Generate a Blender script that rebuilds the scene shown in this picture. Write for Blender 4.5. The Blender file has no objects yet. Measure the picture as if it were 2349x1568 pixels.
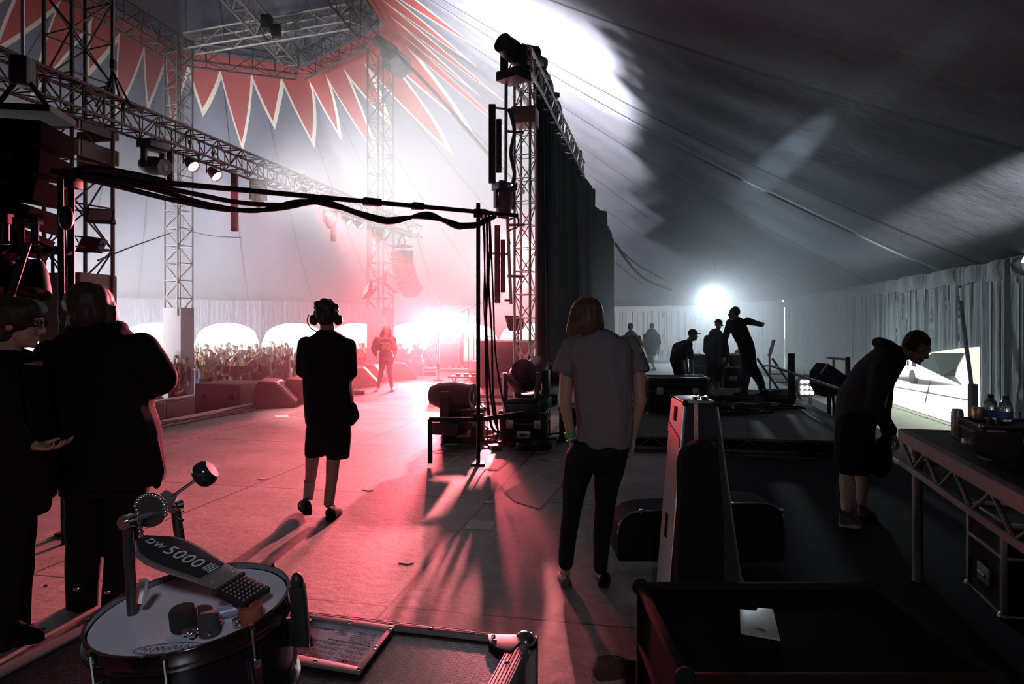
import bpy, bmesh, math, random
from mathutils import Vector, Matrix, Euler
V = Vector
PI = math.pi
rnd = random.Random(7)
SC = bpy.context.scene
COL = SC.collection
F = 1566.0          # focal length in pixels of the 2349 px wide frame (24 mm on 36 mm)
EYE = 1.6           # camera height over the stage floor
A = math.atan(0.208)
SA, CA = math.sin(A), math.cos(A)

def at(px, py, Y): return V(((px - 1174.5) / F * Y, Y, EYE - (py - 745) / F * Y))
def fl(px, py, z=0.0):
    Y = (EYE - z) * F / (py - 745)
    return V(((px - 1174.5) / F * Y, Y, z))
def uv(u, v, z=0.0): return V((u * SA + v * CA, u * CA - v * SA, z))

# ------------------------------------------------------------------ camera, world, lights
cam = bpy.data.cameras.new('camera'); camo = bpy.data.objects.new('camera', cam); COL.objects.link(camo)
camo.location = (0, 0, EYE); camo.rotation_euler = (PI / 2, 0, 0)
cam.lens = 24; cam.sensor_width = 36; cam.shift_y = -39 / 2349; cam.clip_end = 500; cam.clip_start = 0.05
SC.camera = camo
w = bpy.data.worlds.new('world'); SC.world = w; w.use_nodes = True
w.node_tree.nodes['Background'].inputs[0].default_value = (0.93, 0.97, 1.0, 1)
w.node_tree.nodes['Background'].inputs[1].default_value = 7.0
vs = SC.view_settings
vs.view_transform = 'Standard'; vs.look = 'None'; vs.gamma = 1; vs.use_curve_mapping = False; vs.exposure = 0.0
cy = SC.cycles
cy.max_bounces = 4; cy.diffuse_bounces = 1; cy.glossy_bounces = 2; cy.transmission_bounces = 3
cy.volume_bounces = 0; cy.transparent_max_bounces = 6
cy.use_adaptive_sampling = True; cy.adaptive_threshold = 0.03
cy.caustics_reflective = False; cy.caustics_refractive = False
cy.sample_clamp_indirect = 4.0; cy.sample_clamp_direct = 0
cy.use_denoising = True
try: cy.denoiser = 'OPENIMAGEDENOISE'
except Exception: pass

def lamp(kind, name, loc, power, color, to=None, **kw):
    d = bpy.data.lights.new(name, kind); o = bpy.data.objects.new(name, d); COL.objects.link(o)
    d.energy = power; d.color = color; o.location = loc
    for k, val in kw.items(): setattr(d, k, val)
    if to is not None: o.rotation_euler = (V(to) - V(loc)).to_track_quat('-Z', 'Y').to_euler()
    return o
def spot(name, loc, to, power, color, deg, blend=0.5, size=0.08):
    return lamp('SPOT', name, loc, power, color, to, spot_size=math.radians(deg), spot_blend=blend, shadow_soft_size=size)

RED = (1.0, 0.13, 0.17); PINK = (1.0, 0.36, 0.4); WARM = (1.0, 0.9, 0.88); COLD = (0.78, 0.95, 1.0)
# low side lights at the far end of the stage, aimed back towards the wings
LOW = [(1000, 731, 25.5), (1037, 735, 24.5), (1058, 737, 24.4), (1086, 735, 24.0)]
for i, (px, py, Y) in enumerate(LOW):
    p = at(px, py, Y)
    spot('side_lamp', p, uv(1, -4.6 + i * 0.4, 0.0), 18000, RED, 30, 1.0, 0.16)
for i in range(2):
    spot('stage_wash', uv(25.0 + i, -4.55, 4.6), uv(3.0, -2.0 - i * 1.2, 0), 38000, (1, .22, .25), 22, 1.0, 0.12)
# par cans and moving heads on the front truss
TL = [(437, 375), (490, 397), (697, 439), (727, 463), (795, 505), (822, 513)]
def truss_pt(px, drop=0.0):
    # point of the front truss (v = -9.0) seen at column px
    Y = -9.19 * F / (px - 1500.5)
    return V(((px - 1174.5) / F * Y, Y, EYE + 3.72 - drop))
for i, (px, py) in enumerate(TL):
    Y = truss_pt(px).y
    p = at(px, py, Y) + V((0.1, 0.0, -0.05))
    spot('par_lamp', p, p + V((3.6, (-1, 0, -1, 0, 1, 0)[i], -4.6)), (5000, 5000, 8000, 12000, 9000, 9000)[i], (PINK, RED, RED, PINK, RED, RED)[i], 42, 0.6, 0.09)
# white work light on a pole behind the curtain
WORK = at(1622, 672, 31)
spot('work_lamp', WORK + V((0, -0.35, 0)), WORK + V((-1, -10, -4.5)), 4200, (.72, .88, 1.0), 96, 0.9, 0.25)
# white washes thrown up on the tent roof
spot('roof_wash', uv(10.5, -6.6, 3.9), uv(27.0, -0.4, 8.3), 62000, (1, .95, .95), 78, 0.9, 0.8)
spot('roof_wash', uv(-4, 3.1, 3.4), uv(15, 3.0, 5.28), 70000, COLD, 2.7, 0.9, 0.05)  # this beam and the next: unseen spots added behind the camera
spot('roof_wash', uv(-4, 5.2, 2.5), uv(13.5, 6.3, 3.92), 110000, (1, .98, .93), 6, 0.95, 0.05)
# added panels inside the tent, out of frame, filling in for outdoor light
def fill_panel(loc, to, sx, sy, power, color=(0.95, 0.93, 1.0), spread=75):
    return lamp('AREA', 'outdoor_fill', loc, power, color, to, shape='RECTANGLE', size=sx, size_y=sy, spread=math.radians(spread))
fill_panel(uv(20, -33, 0.4), uv(44, -12, 5.0), 14, 3.0, 5200, spread=60)
fill_panel(uv(12, -34, 0.4), uv(34, -14, 6.5), 14, 3.0, 4200, spread=50)
# unseen fill spot added behind the camera to light drum and pedal
spot('camera_fill', (.3, -2.2, 3.5), (-.2, 1.6, 1.0), 140, (.9, .92, 1.0), 70, .9, .25)
# ------------------------------------------------------------------ materials
MATS = {}
def mat(name, col, rough=0.6, metal=0.0, noise=0.0, scale=8.0, bump=0.0, emit=None, strength=0.0, spec=0.5, **kw):
    if name in MATS: return MATS[name]
    m = bpy.data.materials.new(name); m.use_nodes = True; nt = m.node_tree; N = nt.nodes; L = nt.links
    b = N['Principled BSDF']
    b.inputs['Base Color'].default_value = (*col, 1); b.inputs['Roughness'].default_value = rough
    b.inputs['Metallic'].default_value = metal; b.inputs['Specular IOR Level'].default_value = spec
    if emit: b.inputs['Emission Color'].default_value = (*emit, 1); b.inputs['Emission Strength'].default_value = strength
    for k, val in kw.items(): b.inputs[k.replace('_', ' ')].default_value = val
    if noise or bump:
        tc = N.new('ShaderNodeTexCoord'); nz = N.new('ShaderNodeTexNoise')
        nz.inputs['Scale'].default_value = scale; nz.inputs['Detail'].default_value = 4
        L.new(tc.outputs['Object'], nz.inputs['Vector'])
        if noise:
            mx = N.new('ShaderNodeMix'); mx.data_type = 'RGBA'
            mx.inputs[6].default_value = (*[c * (1 - noise) for c in col], 1)
            mx.inputs[7].default_value = (*[min(1, c * (1 + noise)) for c in col], 1)
            L.new(nz.outputs['Fac'], mx.inputs[0]); L.new(mx.outputs[2], b.inputs['Base Color'])
        if bump:
            bp = N.new('ShaderNodeBump'); bp.inputs['Strength'].default_value = bump; bp.inputs['Distance'].default_value = 0.02
            L.new(nz.outputs['Fac'], bp.inputs['Height']); L.new(bp.outputs[0], b.inputs['Normal'])
    MATS[name] = m
    return m
class G:
    """tiny helper for node graphs"""
    def __init__(s, m): s.nt = m.node_tree; s.N = s.nt.nodes; s.L = s.nt.links
    def val(s, x, sock):
        if isinstance(x, (int, float)): sock.default_value = x
        elif isinstance(x, tuple): sock.default_value = x
        else: s.L.new(x, sock)
    def m(s, op, a, b=0.0, c=None):
        n = s.N.new('ShaderNodeMath'); n.operation = op; s.val(a, n.inputs[0]); s.val(b, n.inputs[1])
        if c is not None: s.val(c, n.inputs[2])
        return n.outputs[0]
    def mix(s, f, a, b):
        n = s.N.new('ShaderNodeMix'); n.data_type = 'RGBA'; s.val(f, n.inputs[0]); s.val(a, n.inputs[6]); s.val(b, n.inputs[7]); return n.outputs[2]
    def noise(s, vec, scale, detail=4, rough=0.5):
        n = s.N.new('ShaderNodeTexNoise'); n.inputs['Scale'].default_value = scale; n.inputs['Detail'].default_value = detail
        n.inputs['Roughness'].default_value = rough
        if vec is not None: s.L.new(vec, n.inputs['Vector'])
        return n.outputs['Fac']

BLACK = mat('black_cloth', (0.012, 0.012, 0.013), 0.95, spec=0.15)
BLACKPL = mat('black_plastic', (0.015, 0.015, 0.016), 0.45)
BLACKMT = mat('black_steel', (0.012, 0.012, 0.013), 0.5, 0.1, spec=.3)
ALU = mat('aluminium', (0.62, 0.6, 0.58), 0.35, 0.9)
STEEL = mat('galvanised_steel', (0.42, 0.41, 0.4), 0.45, 0.8)
CHROME = mat('chrome', (0.8, 0.8, 0.8), 0.12, 1.0)
TOWERM = mat('dark_painted_steel', (0.1, 0.09, 0.085), 0.6, 0.3)
SPEAKER = mat('speaker_grille', (0.004, 0.004, 0.004), 0.95, spec=.04)
GREYCOVER = mat('grey_padding', (0.2, 0.19, 0.19), 0.9, noise=0.15, scale=3)
SKIN = mat('skin', (0.45, 0.27, 0.2), 0.55, noise=0.1, scale=14)
HAIRB = mat('dark_hair', (0.03, 0.02, 0.015), 0.6)

# ------------------------------------------------------------------ mesh building
class MB:
    def __init__(s): s.v = []; s.f = []
    def _add(s, vs_, fs):
        o = len(s.v); s.v.extend([tuple(x) for x in vs_]); s.f.extend([tuple(i + o for i in f) for f in fs]); return s
    def box(s, c, size, rot=None, M=None):
        c = V(c); h = V(size) / 2
        R = (rot if isinstance(rot, Matrix) else Euler(rot).to_matrix()) if rot is not None else Matrix.Identity(3)
        pts = [c + R @ V((x * h.x, y * h.y, z * h.z)) for x in (-1, 1) for y in (-1, 1) for z in (-1, 1)]
        return s._add(pts, [(0, 1, 3, 2), (4, 6, 7, 5), (0, 4, 5, 1), (2, 3, 7, 6), (0, 2, 6, 4), (1, 5, 7, 3)])
    def tube(s, a, b, r, r2=None, n=8, caps=True):
        a = V(a); b = V(b); r2 = r if r2 is None else r2; d = (b - a)
        if d.length < 1e-6: return s
        q = d.to_track_quat('Z', 'X').to_matrix()
        pts = [a + q @ V((r * math.cos(2 * PI * i / n), r * math.sin(2 * PI * i / n), 0)) for i in range(n)]
        pts += [b + q @ V((r2 * math.cos(2 * PI * i / n), r2 * math.sin(2 * PI * i / n), 0)) for i in range(n)]
        fs = [(i, (i + 1) % n, n + (i + 1) % n, n + i) for i in range(n)]
        if caps: fs += [tuple(range(n - 1, -1, -1)), tuple(range(n, 2 * n))]
        return s._add(pts, fs)
    def path(s, pts, r, n=6, closed=False):
        """swept tube through points; r a number or a list"""
        P = [V(p) for p in pts]; m = len(P); ring = []
        up = V((0.13, 0.21, 0.97)).normalized()
        for i, p in enumerate(P):
            d = (P[(i + 1) % m] - P[i - 1]) if closed else (P[min(i + 1, m - 1)] - P[max(i - 1, 0)])
            d.normalize(); x = d.cross(up)
            if x.length < 0.05: x = d.cross(V((1, 0, 0)))
            x.normalize(); y = d.cross(x)
            rr = r[i] if isinstance(r, (list, tuple)) else r
            ring.append([p + (x * math.cos(2 * PI * k / n) + y * math.sin(2 * PI * k / n)) * rr for k in range(n)])
        fs = []
        for i in range(m if closed else m - 1):
            for k in range(n):
                a0 = i * n + k; a1 = i * n + (k + 1) % n; j = ((i + 1) % m) * n
                fs.append((a0, a1, j + (k + 1) % n, j + k))
        if not closed: fs += [tuple(range(n - 1, -1, -1)), tuple(range((m - 1) * n, m * n))]
        return s._add([p for r_ in ring for p in r_], fs)
    def loft(s, rings, caps=True):
        n = len(rings[0]); fs = []
        for i in range(len(rings) - 1):
            for k in range(n):
                fs.append((i * n + k, i * n + (k + 1) % n, (i + 1) * n + (k + 1) % n, (i + 1) * n + k))
        if caps: fs += [tuple(range(n - 1, -1, -1)), tuple(range((len(rings) - 1) * n, len(rings) * n))]
        return s._add([p for r_ in rings for p in r_], fs)
    def ell(s, c, rad, rot=None, n=12, m=8):
        c = V(c); R = (rot if isinstance(rot, Matrix) else Euler(rot).to_matrix()) if rot is not None else Matrix.Identity(3)
        rings = []
        for j in range(1, m):
            t = PI * j / m
            rings.append([c + R @ V((rad[0] * math.sin(t) * math.cos(2 * PI * i / n), rad[1] * math.sin(t) * math.sin(2 * PI * i / n), -rad[2] * math.cos(t))) for i in range(n)])
        o = len(s.v); s.loft(rings, caps=False)
        s.v.append(tuple(c + R @ V((0, 0, -rad[2])))); s.v.append(tuple(c + R @ V((0, 0, rad[2]))))
        b, t = len(s.v) - 2, len(s.v) - 1; k0 = o + (m - 2) * n
        for i in range(n):
            s.f.append((b, o + (i + 1) % n, o + i)); s.f.append((t, k0 + i, k0 + (i + 1) % n))
        return s
    def lathe(s, prof, c=(0, 0, 0), n=24, M=None):
        c = V(c); M = M or Matrix.Identity(3)
        rings = [[c + M @ V((r * math.cos(2 * PI * i / n), r * math.sin(2 * PI * i / n), z)) for i in range(n)] for r, z in prof]
        return s.loft(rings, caps=True)
    def prism(s, poly, d):
        """polygon (list of points) extruded by vector d"""
        P = [V(p) for p in poly]; n = len(P); d = V(d)
        return s._add(P + [p + d for p in P], [tuple(range(n - 1, -1, -1)), tuple(range(n, 2 * n))] + [(i, (i + 1) % n, n + (i + 1) % n, n + i) for i in range(n)])
    def data(s, name, m, smooth=False):
        me = bpy.data.meshes.new(name); me.from_pydata(s.v, [], s.f); me.update()
        if smooth:
            me.polygons.foreach_set('use_smooth', [True] * len(me.polygons))
            try: me.set_sharp_from_angle(angle=math.radians(40))
            except Exception: pass
        if m: me.materials.append(m)
        return me
    def build(s, name, m, parent=None, smooth=True, bevel=0.0, M=None):
        me = s.data(name, m, smooth)
        bm = bmesh.new(); bm.from_mesh(me); bmesh.ops.recalc_face_normals(bm, faces=bm.faces)
        if bevel:
            bmesh.ops.bevel(bm, geom=[e for e in bm.edges if len(e.link_faces) == 2 and e.calc_face_angle(0) > 0.6], offset=bevel, segments=2, affect='EDGES', profile=0.6)
        bm.to_mesh(me); bm.free()
        if smooth and bevel:
            me.polygons.foreach_set('use_smooth', [True] * len(me.polygons))
            try: me.set_sharp_from_angle(angle=math.radians(40))
            except Exception: pass
        o = bpy.data.objects.new(name, me); COL.objects.link(o)
        if parent is not None: o.parent = parent
        return o
def thing(name, label, cat, loc=(0, 0, 0), rz=0.0, group=None):
    o = bpy.data.objects.new(name, None); COL.objects.link(o); o.location = loc; o.rotation_euler = (0, 0, rz)
    o.empty_display_size = 0.1
    return tag(o, label, cat, group)
def tag(o, label=None, cat=None, group=None, kind=None):
    if label: o['label'] = label
    if cat: o['category'] = cat
    if group: o['group'] = group
    if kind: o['kind'] = kind
    return o
def struct(o): o['kind'] = 'structure'; return o
def dup(root, loc, rz=None, label=None, group=None):
    def cp(o, par):
        c = o.copy(); COL.objects.link(c); c.parent = par
        for ch in o.children: cp(ch, c)
        return c
    r = cp(root, None); r.location = loc
    if rz is not None: r.rotation_euler = (0, 0, rz)
    if label: r['label'] = label
    if group: r['group'] = group
    return r
def obj_rel(root, p): return V(p) - V(root.location)   # for unrotated things
def smoothpts(P, n=8):
    """catmull-rom through points"""
    P = [V(p) for p in P]; out = []
    for i in range(len(P) - 1):
        p0, p1, p2, p3 = P[max(i - 1, 0)], P[i], P[i + 1], P[min(i + 2, len(P) - 1)]
        for k in range(n):
            t = k / n
            out.append(0.5 * ((2 * p1) + (p2 - p0) * t + (2 * p0 - 5 * p1 + 4 * p2 - p3) * t * t + (3 * p1 - p0 - 3 * p2 + p3) * t ** 3))
    out.append(P[-1]); return out
def arc(c, r, a0, a1, n, z=0.0): return [V((c[0] + r * math.cos(a0 + (a1 - a0) * i / n), c[1] + r * math.sin(a0 + (a1 - a0) * i / n), z)) for i in range(n + 1)]
# ------------------------------------------------------------------ the stage and the ground
def floor_mat():
    m = mat('stage_floor_boards', (0.3, 0.27, 0.26), 0.5); g = G(m); b = g.N['Principled BSDF']
    tc = g.N.new('ShaderNodeTexCoord'); mp = g.N.new('ShaderNodeMapping'); mp.inputs['Rotation'].default_value = (0, 0, A)
    g.L.new(tc.outputs['Object'], mp.inputs['Vector'])
    sx = g.N.new('ShaderNodeSeparateXYZ'); g.L.new(mp.outputs[0], sx.inputs[0])
    # sheet joints: 1.22 m along x, 2.44 m along y
    def line(c, per, off, wd):
        f = g.m('FRACT', g.m('DIVIDE', g.m('ADD', c, off), per)); d = g.m('MULTIPLY', g.m('MINIMUM', f, g.m('SUBTRACT', 1.0, f)), per)
        return g.m('LESS_THAN', d, wd)
    seam = g.m('MAXIMUM', line(sx.outputs[0], 2.44, 99.08, 0.010), line(sx.outputs[1], 2.44, 98.82, 0.009))
    n1 = g.noise(mp.outputs[0], 1.3, 6, 0.65); n2 = g.noise(mp.outputs[0], 14, 5, 0.7); n3 = g.noise(mp.outputs[0], 70, 3)
    cel = g.N.new('ShaderNodeTexVoronoi'); cel.inputs['Scale'].default_value = 0.41
    g.L.new(mp.outputs[0], cel.inputs['Vector'])
    fac = g.m('MULTIPLY_ADD', n2, 0.55, g.m('MULTIPLY', n1, 0.6))
    fac = g.m('MULTIPLY_ADD', n3, 0.25, fac)
    fac = g.m('SUBTRACT', fac, 0.2); 
    fac = g.m('MULTIPLY_ADD', g.m('SUBTRACT', fac, 0.5), 1.7, 0.5)
    col = g.mix(fac, (0.07, 0.06, 0.058, 1), (0.48, 0.43, 0.40, 1))
    col = g.mix(seam, col, (0.015, 0.012, 0.012, 1))
    g.L.new(col, b.inputs['Base Color'])
    g.L.new(g.m('MULTIPLY_ADD', n2, 0.35, 0.45), b.inputs['Roughness'])
    bp = g.N.new('ShaderNodeBump'); bp.inputs['Strength'].default_value = 0.35; bp.inputs['Distance'].default_value = 0.01
    g.L.new(g.m('SUBTRACT', n2, seam), bp.inputs['Height']); g.L.new(bp.outputs[0], b.inputs['Normal'])
    return m
FLOORM = floor_mat()
def slab(name, u0, u1, v0, v1, z0, z1, m):
    return MB().prism([uv(u0, v0, z0), uv(u1, v0, z0), uv(u1, v1, z0), uv(u0, v1, z0)], (0, 0, z1 - z0)).build(name, m, smooth=False)
struct(slab('floor_stage', -6, 31, -8.1, 3.4, -0.12, 0.0, FLOORM))
struct(slab('floor_darkened_area', 0.5, 8.7, 0.55, 3.35, 0.0003, 0.004, mat('floor_darkening', (.008, .008, .009), .8, spec=.12)))  # black sheet added to make this part of the floor darker
struct(slab('stage_skirt', -6, 31, -8.06, 3.36, -1.2, -0.121, BLACK))
GRASS = mat('trodden_grass', (0.1, 0.11, 0.06), 0.95, noise=0.4, scale=2)
GZ = -1.2
struct(slab('ground_bright_slab', 4, 40, 8.3, 22, GZ, GZ + .02, mat('overexposed_ground', (.6, .6, .6), .9)))  # pale slab over the grass, its brightness standing in for overexposed light
struct(MB().prism([(-90, -60, GZ - .2), (90, -60, GZ - .2), (90, 140, GZ - .2), (-90, 140, GZ - .2)], (0, 0, 0.2)).build('ground', GRASS, smooth=False))

# ------------------------------------------------------------------ the tent
EAVE = [(17, 8.1), (43.5, 7.7), (53, 5.5), (57, -3.2), (49.7, -16.3), (38.6, -24.1), (32.7, -29.3), (22, -34), (5, -36), (-12, -31), (-22, -20), (-25, -6), (-22, 4), (-12, 8.4)]
RING = [(-5.2, 24.9), (-9.06, 28.7), (-13.1, 27.1), (-15.2, 14.5), (-11, 9.6), (-7, 12.0)]
EZ = 3.1; RZ = 12.75
EAV = [uv(u, v) for u, v in EAVE]
RC = V((-9.4, 19.5, 0))
def hit(poly, th):
    d = V((math.cos(th), math.sin(th), 0)); best = None; n = len(poly)
    for i in range(n):
        a, b = V((*poly[i][:2], 0)) - RC, V((*poly[(i + 1) % n][:2], 0)) - RC
        e = b - a; den = d.x * e.y - d.y * e.x
        if abs(den) < 1e-9: continue
        t = (a.x * e.y - a.y * e.x) / den; s_ = (a.x * d.y - a.y * d.x) / den
        if t > 0 and -1e-6 <= s_ <= 1 + 1e-6: best = t if best is None else max(best, t)
    return best
def roof_pt(th, s):
    r0 = hit(RING, th) + 0.7; r1 = hit(EAV, th)
    p = RC + V((math.cos(th), math.sin(th), 0)) * (r0 + (r1 - r0) * s)
    sag = -0.55 * math.sin(PI * min(1, s)) - 0.025 * math.sin(PI * s) * math.sin(th * 44)
    p.z = RZ + (EZ - RZ) * s + sag; return p
def roof_material():
    m = mat('tent_canvas', (0.25, 0.26, 0.3), 0.75, spec=0.2); g = G(m); b = g.N['Principled BSDF']
    u = g.N.new('ShaderNodeUVMap'); u.uv_map = 'UV'; s = g.N.new('ShaderNodeSeparateXYZ'); g.L.new(u.outputs[0], s.inputs[0])
    X, Y = s.outputs[0], s.outputs[1]
    T = 44.0
    xt = g.m('MULTIPLY', X, T)
    f = g.m('FRACT', xt)
    # leaning tooth: the tip sits at 0.62 of its width
    up = g.m('DIVIDE', f, 0.62); dn = g.m('DIVIDE', g.m('SUBTRACT', 1.0, f), 0.38)
    tri = g.m('MINIMUM', up, dn)
    par = g.m('GREATER_THAN', g.m('FRACT', g.m('MULTIPLY', xt, 0.5)), 0.5)
    amp = g.m('MULTIPLY_ADD', par, 0.06, 0.125)
    amp = g.m('MULTIPLY', amp, g.m('MULTIPLY_ADD', g.m('SINE', g.m('MULTIPLY', xt, 1.9)), 0.12, 1.0))
    sb = g.m('MULTIPLY_ADD', tri, amp, 0.045)
    red = g.m('LESS_THAN', Y, sb)
    out = g.m('LESS_THAN', g.m('ABSOLUTE', g.m('SUBTRACT', Y, sb)), 0.013)
    seam = g.m('LESS_THAN', g.m('ABSOLUTE', g.m('SUBTRACT', g.m('FRACT', g.m('MULTIPLY', X, 36.0)), 0.5)), 0.014)
    seam2 = g.m('LESS_THAN', g.m('ABSOLUTE', g.m('SUBTRACT', g.m('FRACT', g.m('MULTIPLY', Y, 5.0)), 0.5)), 0.006)
    tc = g.N.new('ShaderNodeTexCoord')
    n = g.noise(tc.outputs['Object'], 2.2, 5, 0.7)
    base = g.mix(n, (0.13, 0.14, 0.185, 1), (0.21, 0.22, 0.265, 1))
    base = g.mix(g.m('MULTIPLY', seam, 0.75), base, (0.03, 0.03, 0.035, 1))
    col = g.mix(red, base, (0.42, 0.085, 0.08, 1)); col = g.mix(out, col, (0.85, 0.78, 0.66, 1))
    g.L.new(col, b.inputs['Base Color'])
    bp = g.N.new('ShaderNodeBump'); bp.inputs['Strength'].default_value = 0.4; bp.inputs['Distance'].default_value = 0.08
    g.L.new(g.noise(tc.outputs['Object'], 0.9, 4, 0.6), bp.inputs['Height']); g.L.new(bp.outputs[0], b.inputs['Normal'])
    return m
CUM = [0.0]
for i_ in range(6): CUM.append(CUM[-1] + (V((*RING[(i_ + 1) % 6], 0)) - V((*RING[i_], 0))).length)
def arcpos(th):
    # distance round the ring of the point seen from the crown in direction th, as a share of the whole
    q = RC + V((math.cos(th), math.sin(th), 0)) * hit(RING, th); best = (9e9, 0)
    for i in range(6):
        a, b = V((*RING[i], 0)), V((*RING[(i + 1) % 6], 0)); t = max(0, min(1, (q - a).dot(b - a) / (b - a).length_squared)); dd_ = (a.lerp(b, t) - q).length
        if dd_ < best[0]: best = (dd_, (CUM[i] + t * (b - a).length) / CUM[-1])
    return best[1]
def build_roof():
    N, S = 496, 14
    me = bpy.data.meshes.new('ceiling'); vs_, fs, uvs = [], [], []
    for i in range(N + 1):
        th = 2 * PI * i / N
        for j in range(S + 1): vs_.append(roof_pt(th, j / S)[:])
    th0 = [arcpos(2 * PI * i / N) for i in range(N)]; xs = []
    for i in range(N):
        x0, x1 = th0[i], th0[(i + 1) % N]
        if x1 < x0 - .5: x1 += 1
        if x1 > x0 + .5: x1 -= 1
        xs.append((x0, x1))
    for i in range(N):
        for j in range(S):
            a = i * (S + 1) + j; b = (i + 1) * (S + 1) + j
            fs.append((a, a + 1, b + 1, b)); x0, x1 = xs[i]; uvs += [(x0, j / S), (x0, (j + 1) / S), (x1, (j + 1) / S), (x1, j / S)]
    # cupola above the ring
    top = len(vs_); vs_.append((RC.x, RC.y, 17.0))
    for i in range(N):
        fs.append((i * (S + 1), (i + 1) * (S + 1), top)); uvs += [(i / N, 0.99), ((i + 1) / N, 0.99), ((i + .5) / N, 0.9)]
    me.from_pydata(vs_, [], fs); l = me.uv_layers.new(name='UV')
    for k, c in enumerate(uvs): l.data[k].uv = c
    me.polygons.foreach_set('use_smooth', [True] * len(me.polygons))
    me.materials.append(roof_material())
    o = bpy.data.objects.new('ceiling', me); COL.objects.link(o); struct(o)
    md = o.modifiers.new('t', 'SOLIDIFY'); md.thickness = 0.02; md.offset = 1
build_roof()
# walls: canvas curtain walls with pleats, arched openings towards the field
def wall_mat(name, c0, c1):
    m = mat(name, c0, 0.85, spec=0.2); g = G(m); b = g.N['Principled BSDF']; tc = g.N.new('ShaderNodeTexCoord')
    mp = g.N.new('ShaderNodeMapping'); mp.inputs['Scale'].default_value = (3, 3, 0.35); g.L.new(tc.outputs['Object'], mp.inputs[0])
    n = g.noise(mp.outputs[0], 1.6, 5, 0.6); g.L.new(g.mix(n, (*c0, 1), (*c1, 1)), b.inputs['Base Color'])
    bp = g.N.new('ShaderNodeBump'); bp.inputs['Strength'].default_value = 0.6; bp.inputs['Distance'].default_value = 0.12
    g.L.new(n, bp.inputs['Height']); g.L.new(bp.outputs[0], b.inputs['Normal'])
    return m
WALLM = wall_mat('wall_canvas', (0.26, 0.28, 0.36), (0.36, 0.38, 0.46))
BACKM = wall_mat('backstage_wall_canvas', (0.34, 0.37, 0.38), (0.6, 0.63, 0.63))
def lerp(a, b, t): return a + (b - a) * t
ARCHN = 3
def arch_wall(name, p0, p1, n, gap=0.16, open_top=2.93, mat_=WALLM):
    """wall from p0 to p1 with n arched openings, drawn as strips above each arch"""
    mb = MB(); d = (p1 - p0); L_ = d.length; dn = d.normalized(); step = L_ / n; K = 14
    for k in range(n):
        a = k * step + gap / 2; b = (k + 1) * step - gap / 2
        for (s0, s1) in ((k * step, a), (b, (k + 1) * step)):
            q0, q1 = p0 + dn * s0, p0 + dn * s1
            mb._add([(q0.x, q0.y, GZ), (q1.x, q1.y, GZ), (q1.x, q1.y, EZ + .1), (q0.x, q0.y, EZ + .1)], [(0, 1, 2, 3)])
        for i in range(K):
            t0, t1 = i / K, (i + 1) / K
            q0, q1 = p0 + dn * lerp(a, b, t0), p0 + dn * lerp(a, b, t1)
            h0 = GZ + 1.7 + (open_top - 1.7) * math.sqrt(max(0, 1 - (2 * t0 - 1) ** 2)) ** 0.9; h1 = GZ + 1.7 + (open_top - 1.7) * math.sqrt(max(0, 1 - (2 * t1 - 1) ** 2)) ** 0.9
            mb._add([(q0.x, q0.y, h0), (q1.x, q1.y, h1), (q1.x, q1.y, EZ + .1), (q0.x, q0.y, EZ + .1)], [(0, 1, 2, 3)])
    o = mb.build(name, mat_, smooth=False); md = o.modifiers.new('t', 'SOLIDIFY'); md.thickness = 0.02; return struct(o)
def pleat_wall(name, p0, p1, hole=None, z0=None, amp=0.06, mat_=BACKM):
    """canvas wall with real folds; hole = (s0, s1, function s -> (zlow, zhigh))"""
    z0 = GZ if z0 is None else z0
    d = p1 - p0; L_ = d.length; dn = d.normalized(); nn = V((dn.y, -dn.x, 0)); K = int(L_ / 0.07); rows = 10
    mb = MB(); r = random.Random(5); ph = [r.uniform(0, 6) for _ in range(6)]
    def P(i, z):
        s = i * L_ / K
        w_ = math.sin(s * 9 + ph[0] + 1.5 * math.sin(s * 0.9)) * 0.5 + math.sin(s * 21 + ph[1] + 2 * math.sin(s * 1.7)) * 0.25 + 0.35 * math.sin(s * 3.1 + ph[2])
        k = 0.35 + 0.65 * math.exp(-((z - EZ) / 1.6) ** 2) if z > 0 else 0.45
        return p0 + dn * s + nn * (w_ * amp * k) + V((0, 0, z))
    for i in range(K):
        s = (i + .5) * L_ / K
        if hole and hole[0] < s < hole[1]:
            zl, zh = hole[2](s)
            spans = [(z0, zl), (zh, EZ - 0.1)]
        else: spans = [(z0, EZ - 0.1)]
        for a, b in spans:
            if b - a < 0.02: continue
            for j in range(rows):
                za, zb = lerp(a, b, j / rows), lerp(a, b, (j + 1) / rows)
                mb._add([P(i, za), P(i + 1, za), P(i + 1, zb), P(i, zb)], [(0, 1, 2, 3)])
    o = mb.build(name, mat_, smooth=False)
    bm = bmesh.new(); bm.from_mesh(o.data); bmesh.ops.remove_doubles(bm, verts=bm.verts, dist=0.002); bm.to_mesh(o.data); bm.free()
    o.data.polygons.foreach_set('use_smooth', [True] * len(o.data.polygons))
    return struct(o)
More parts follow.
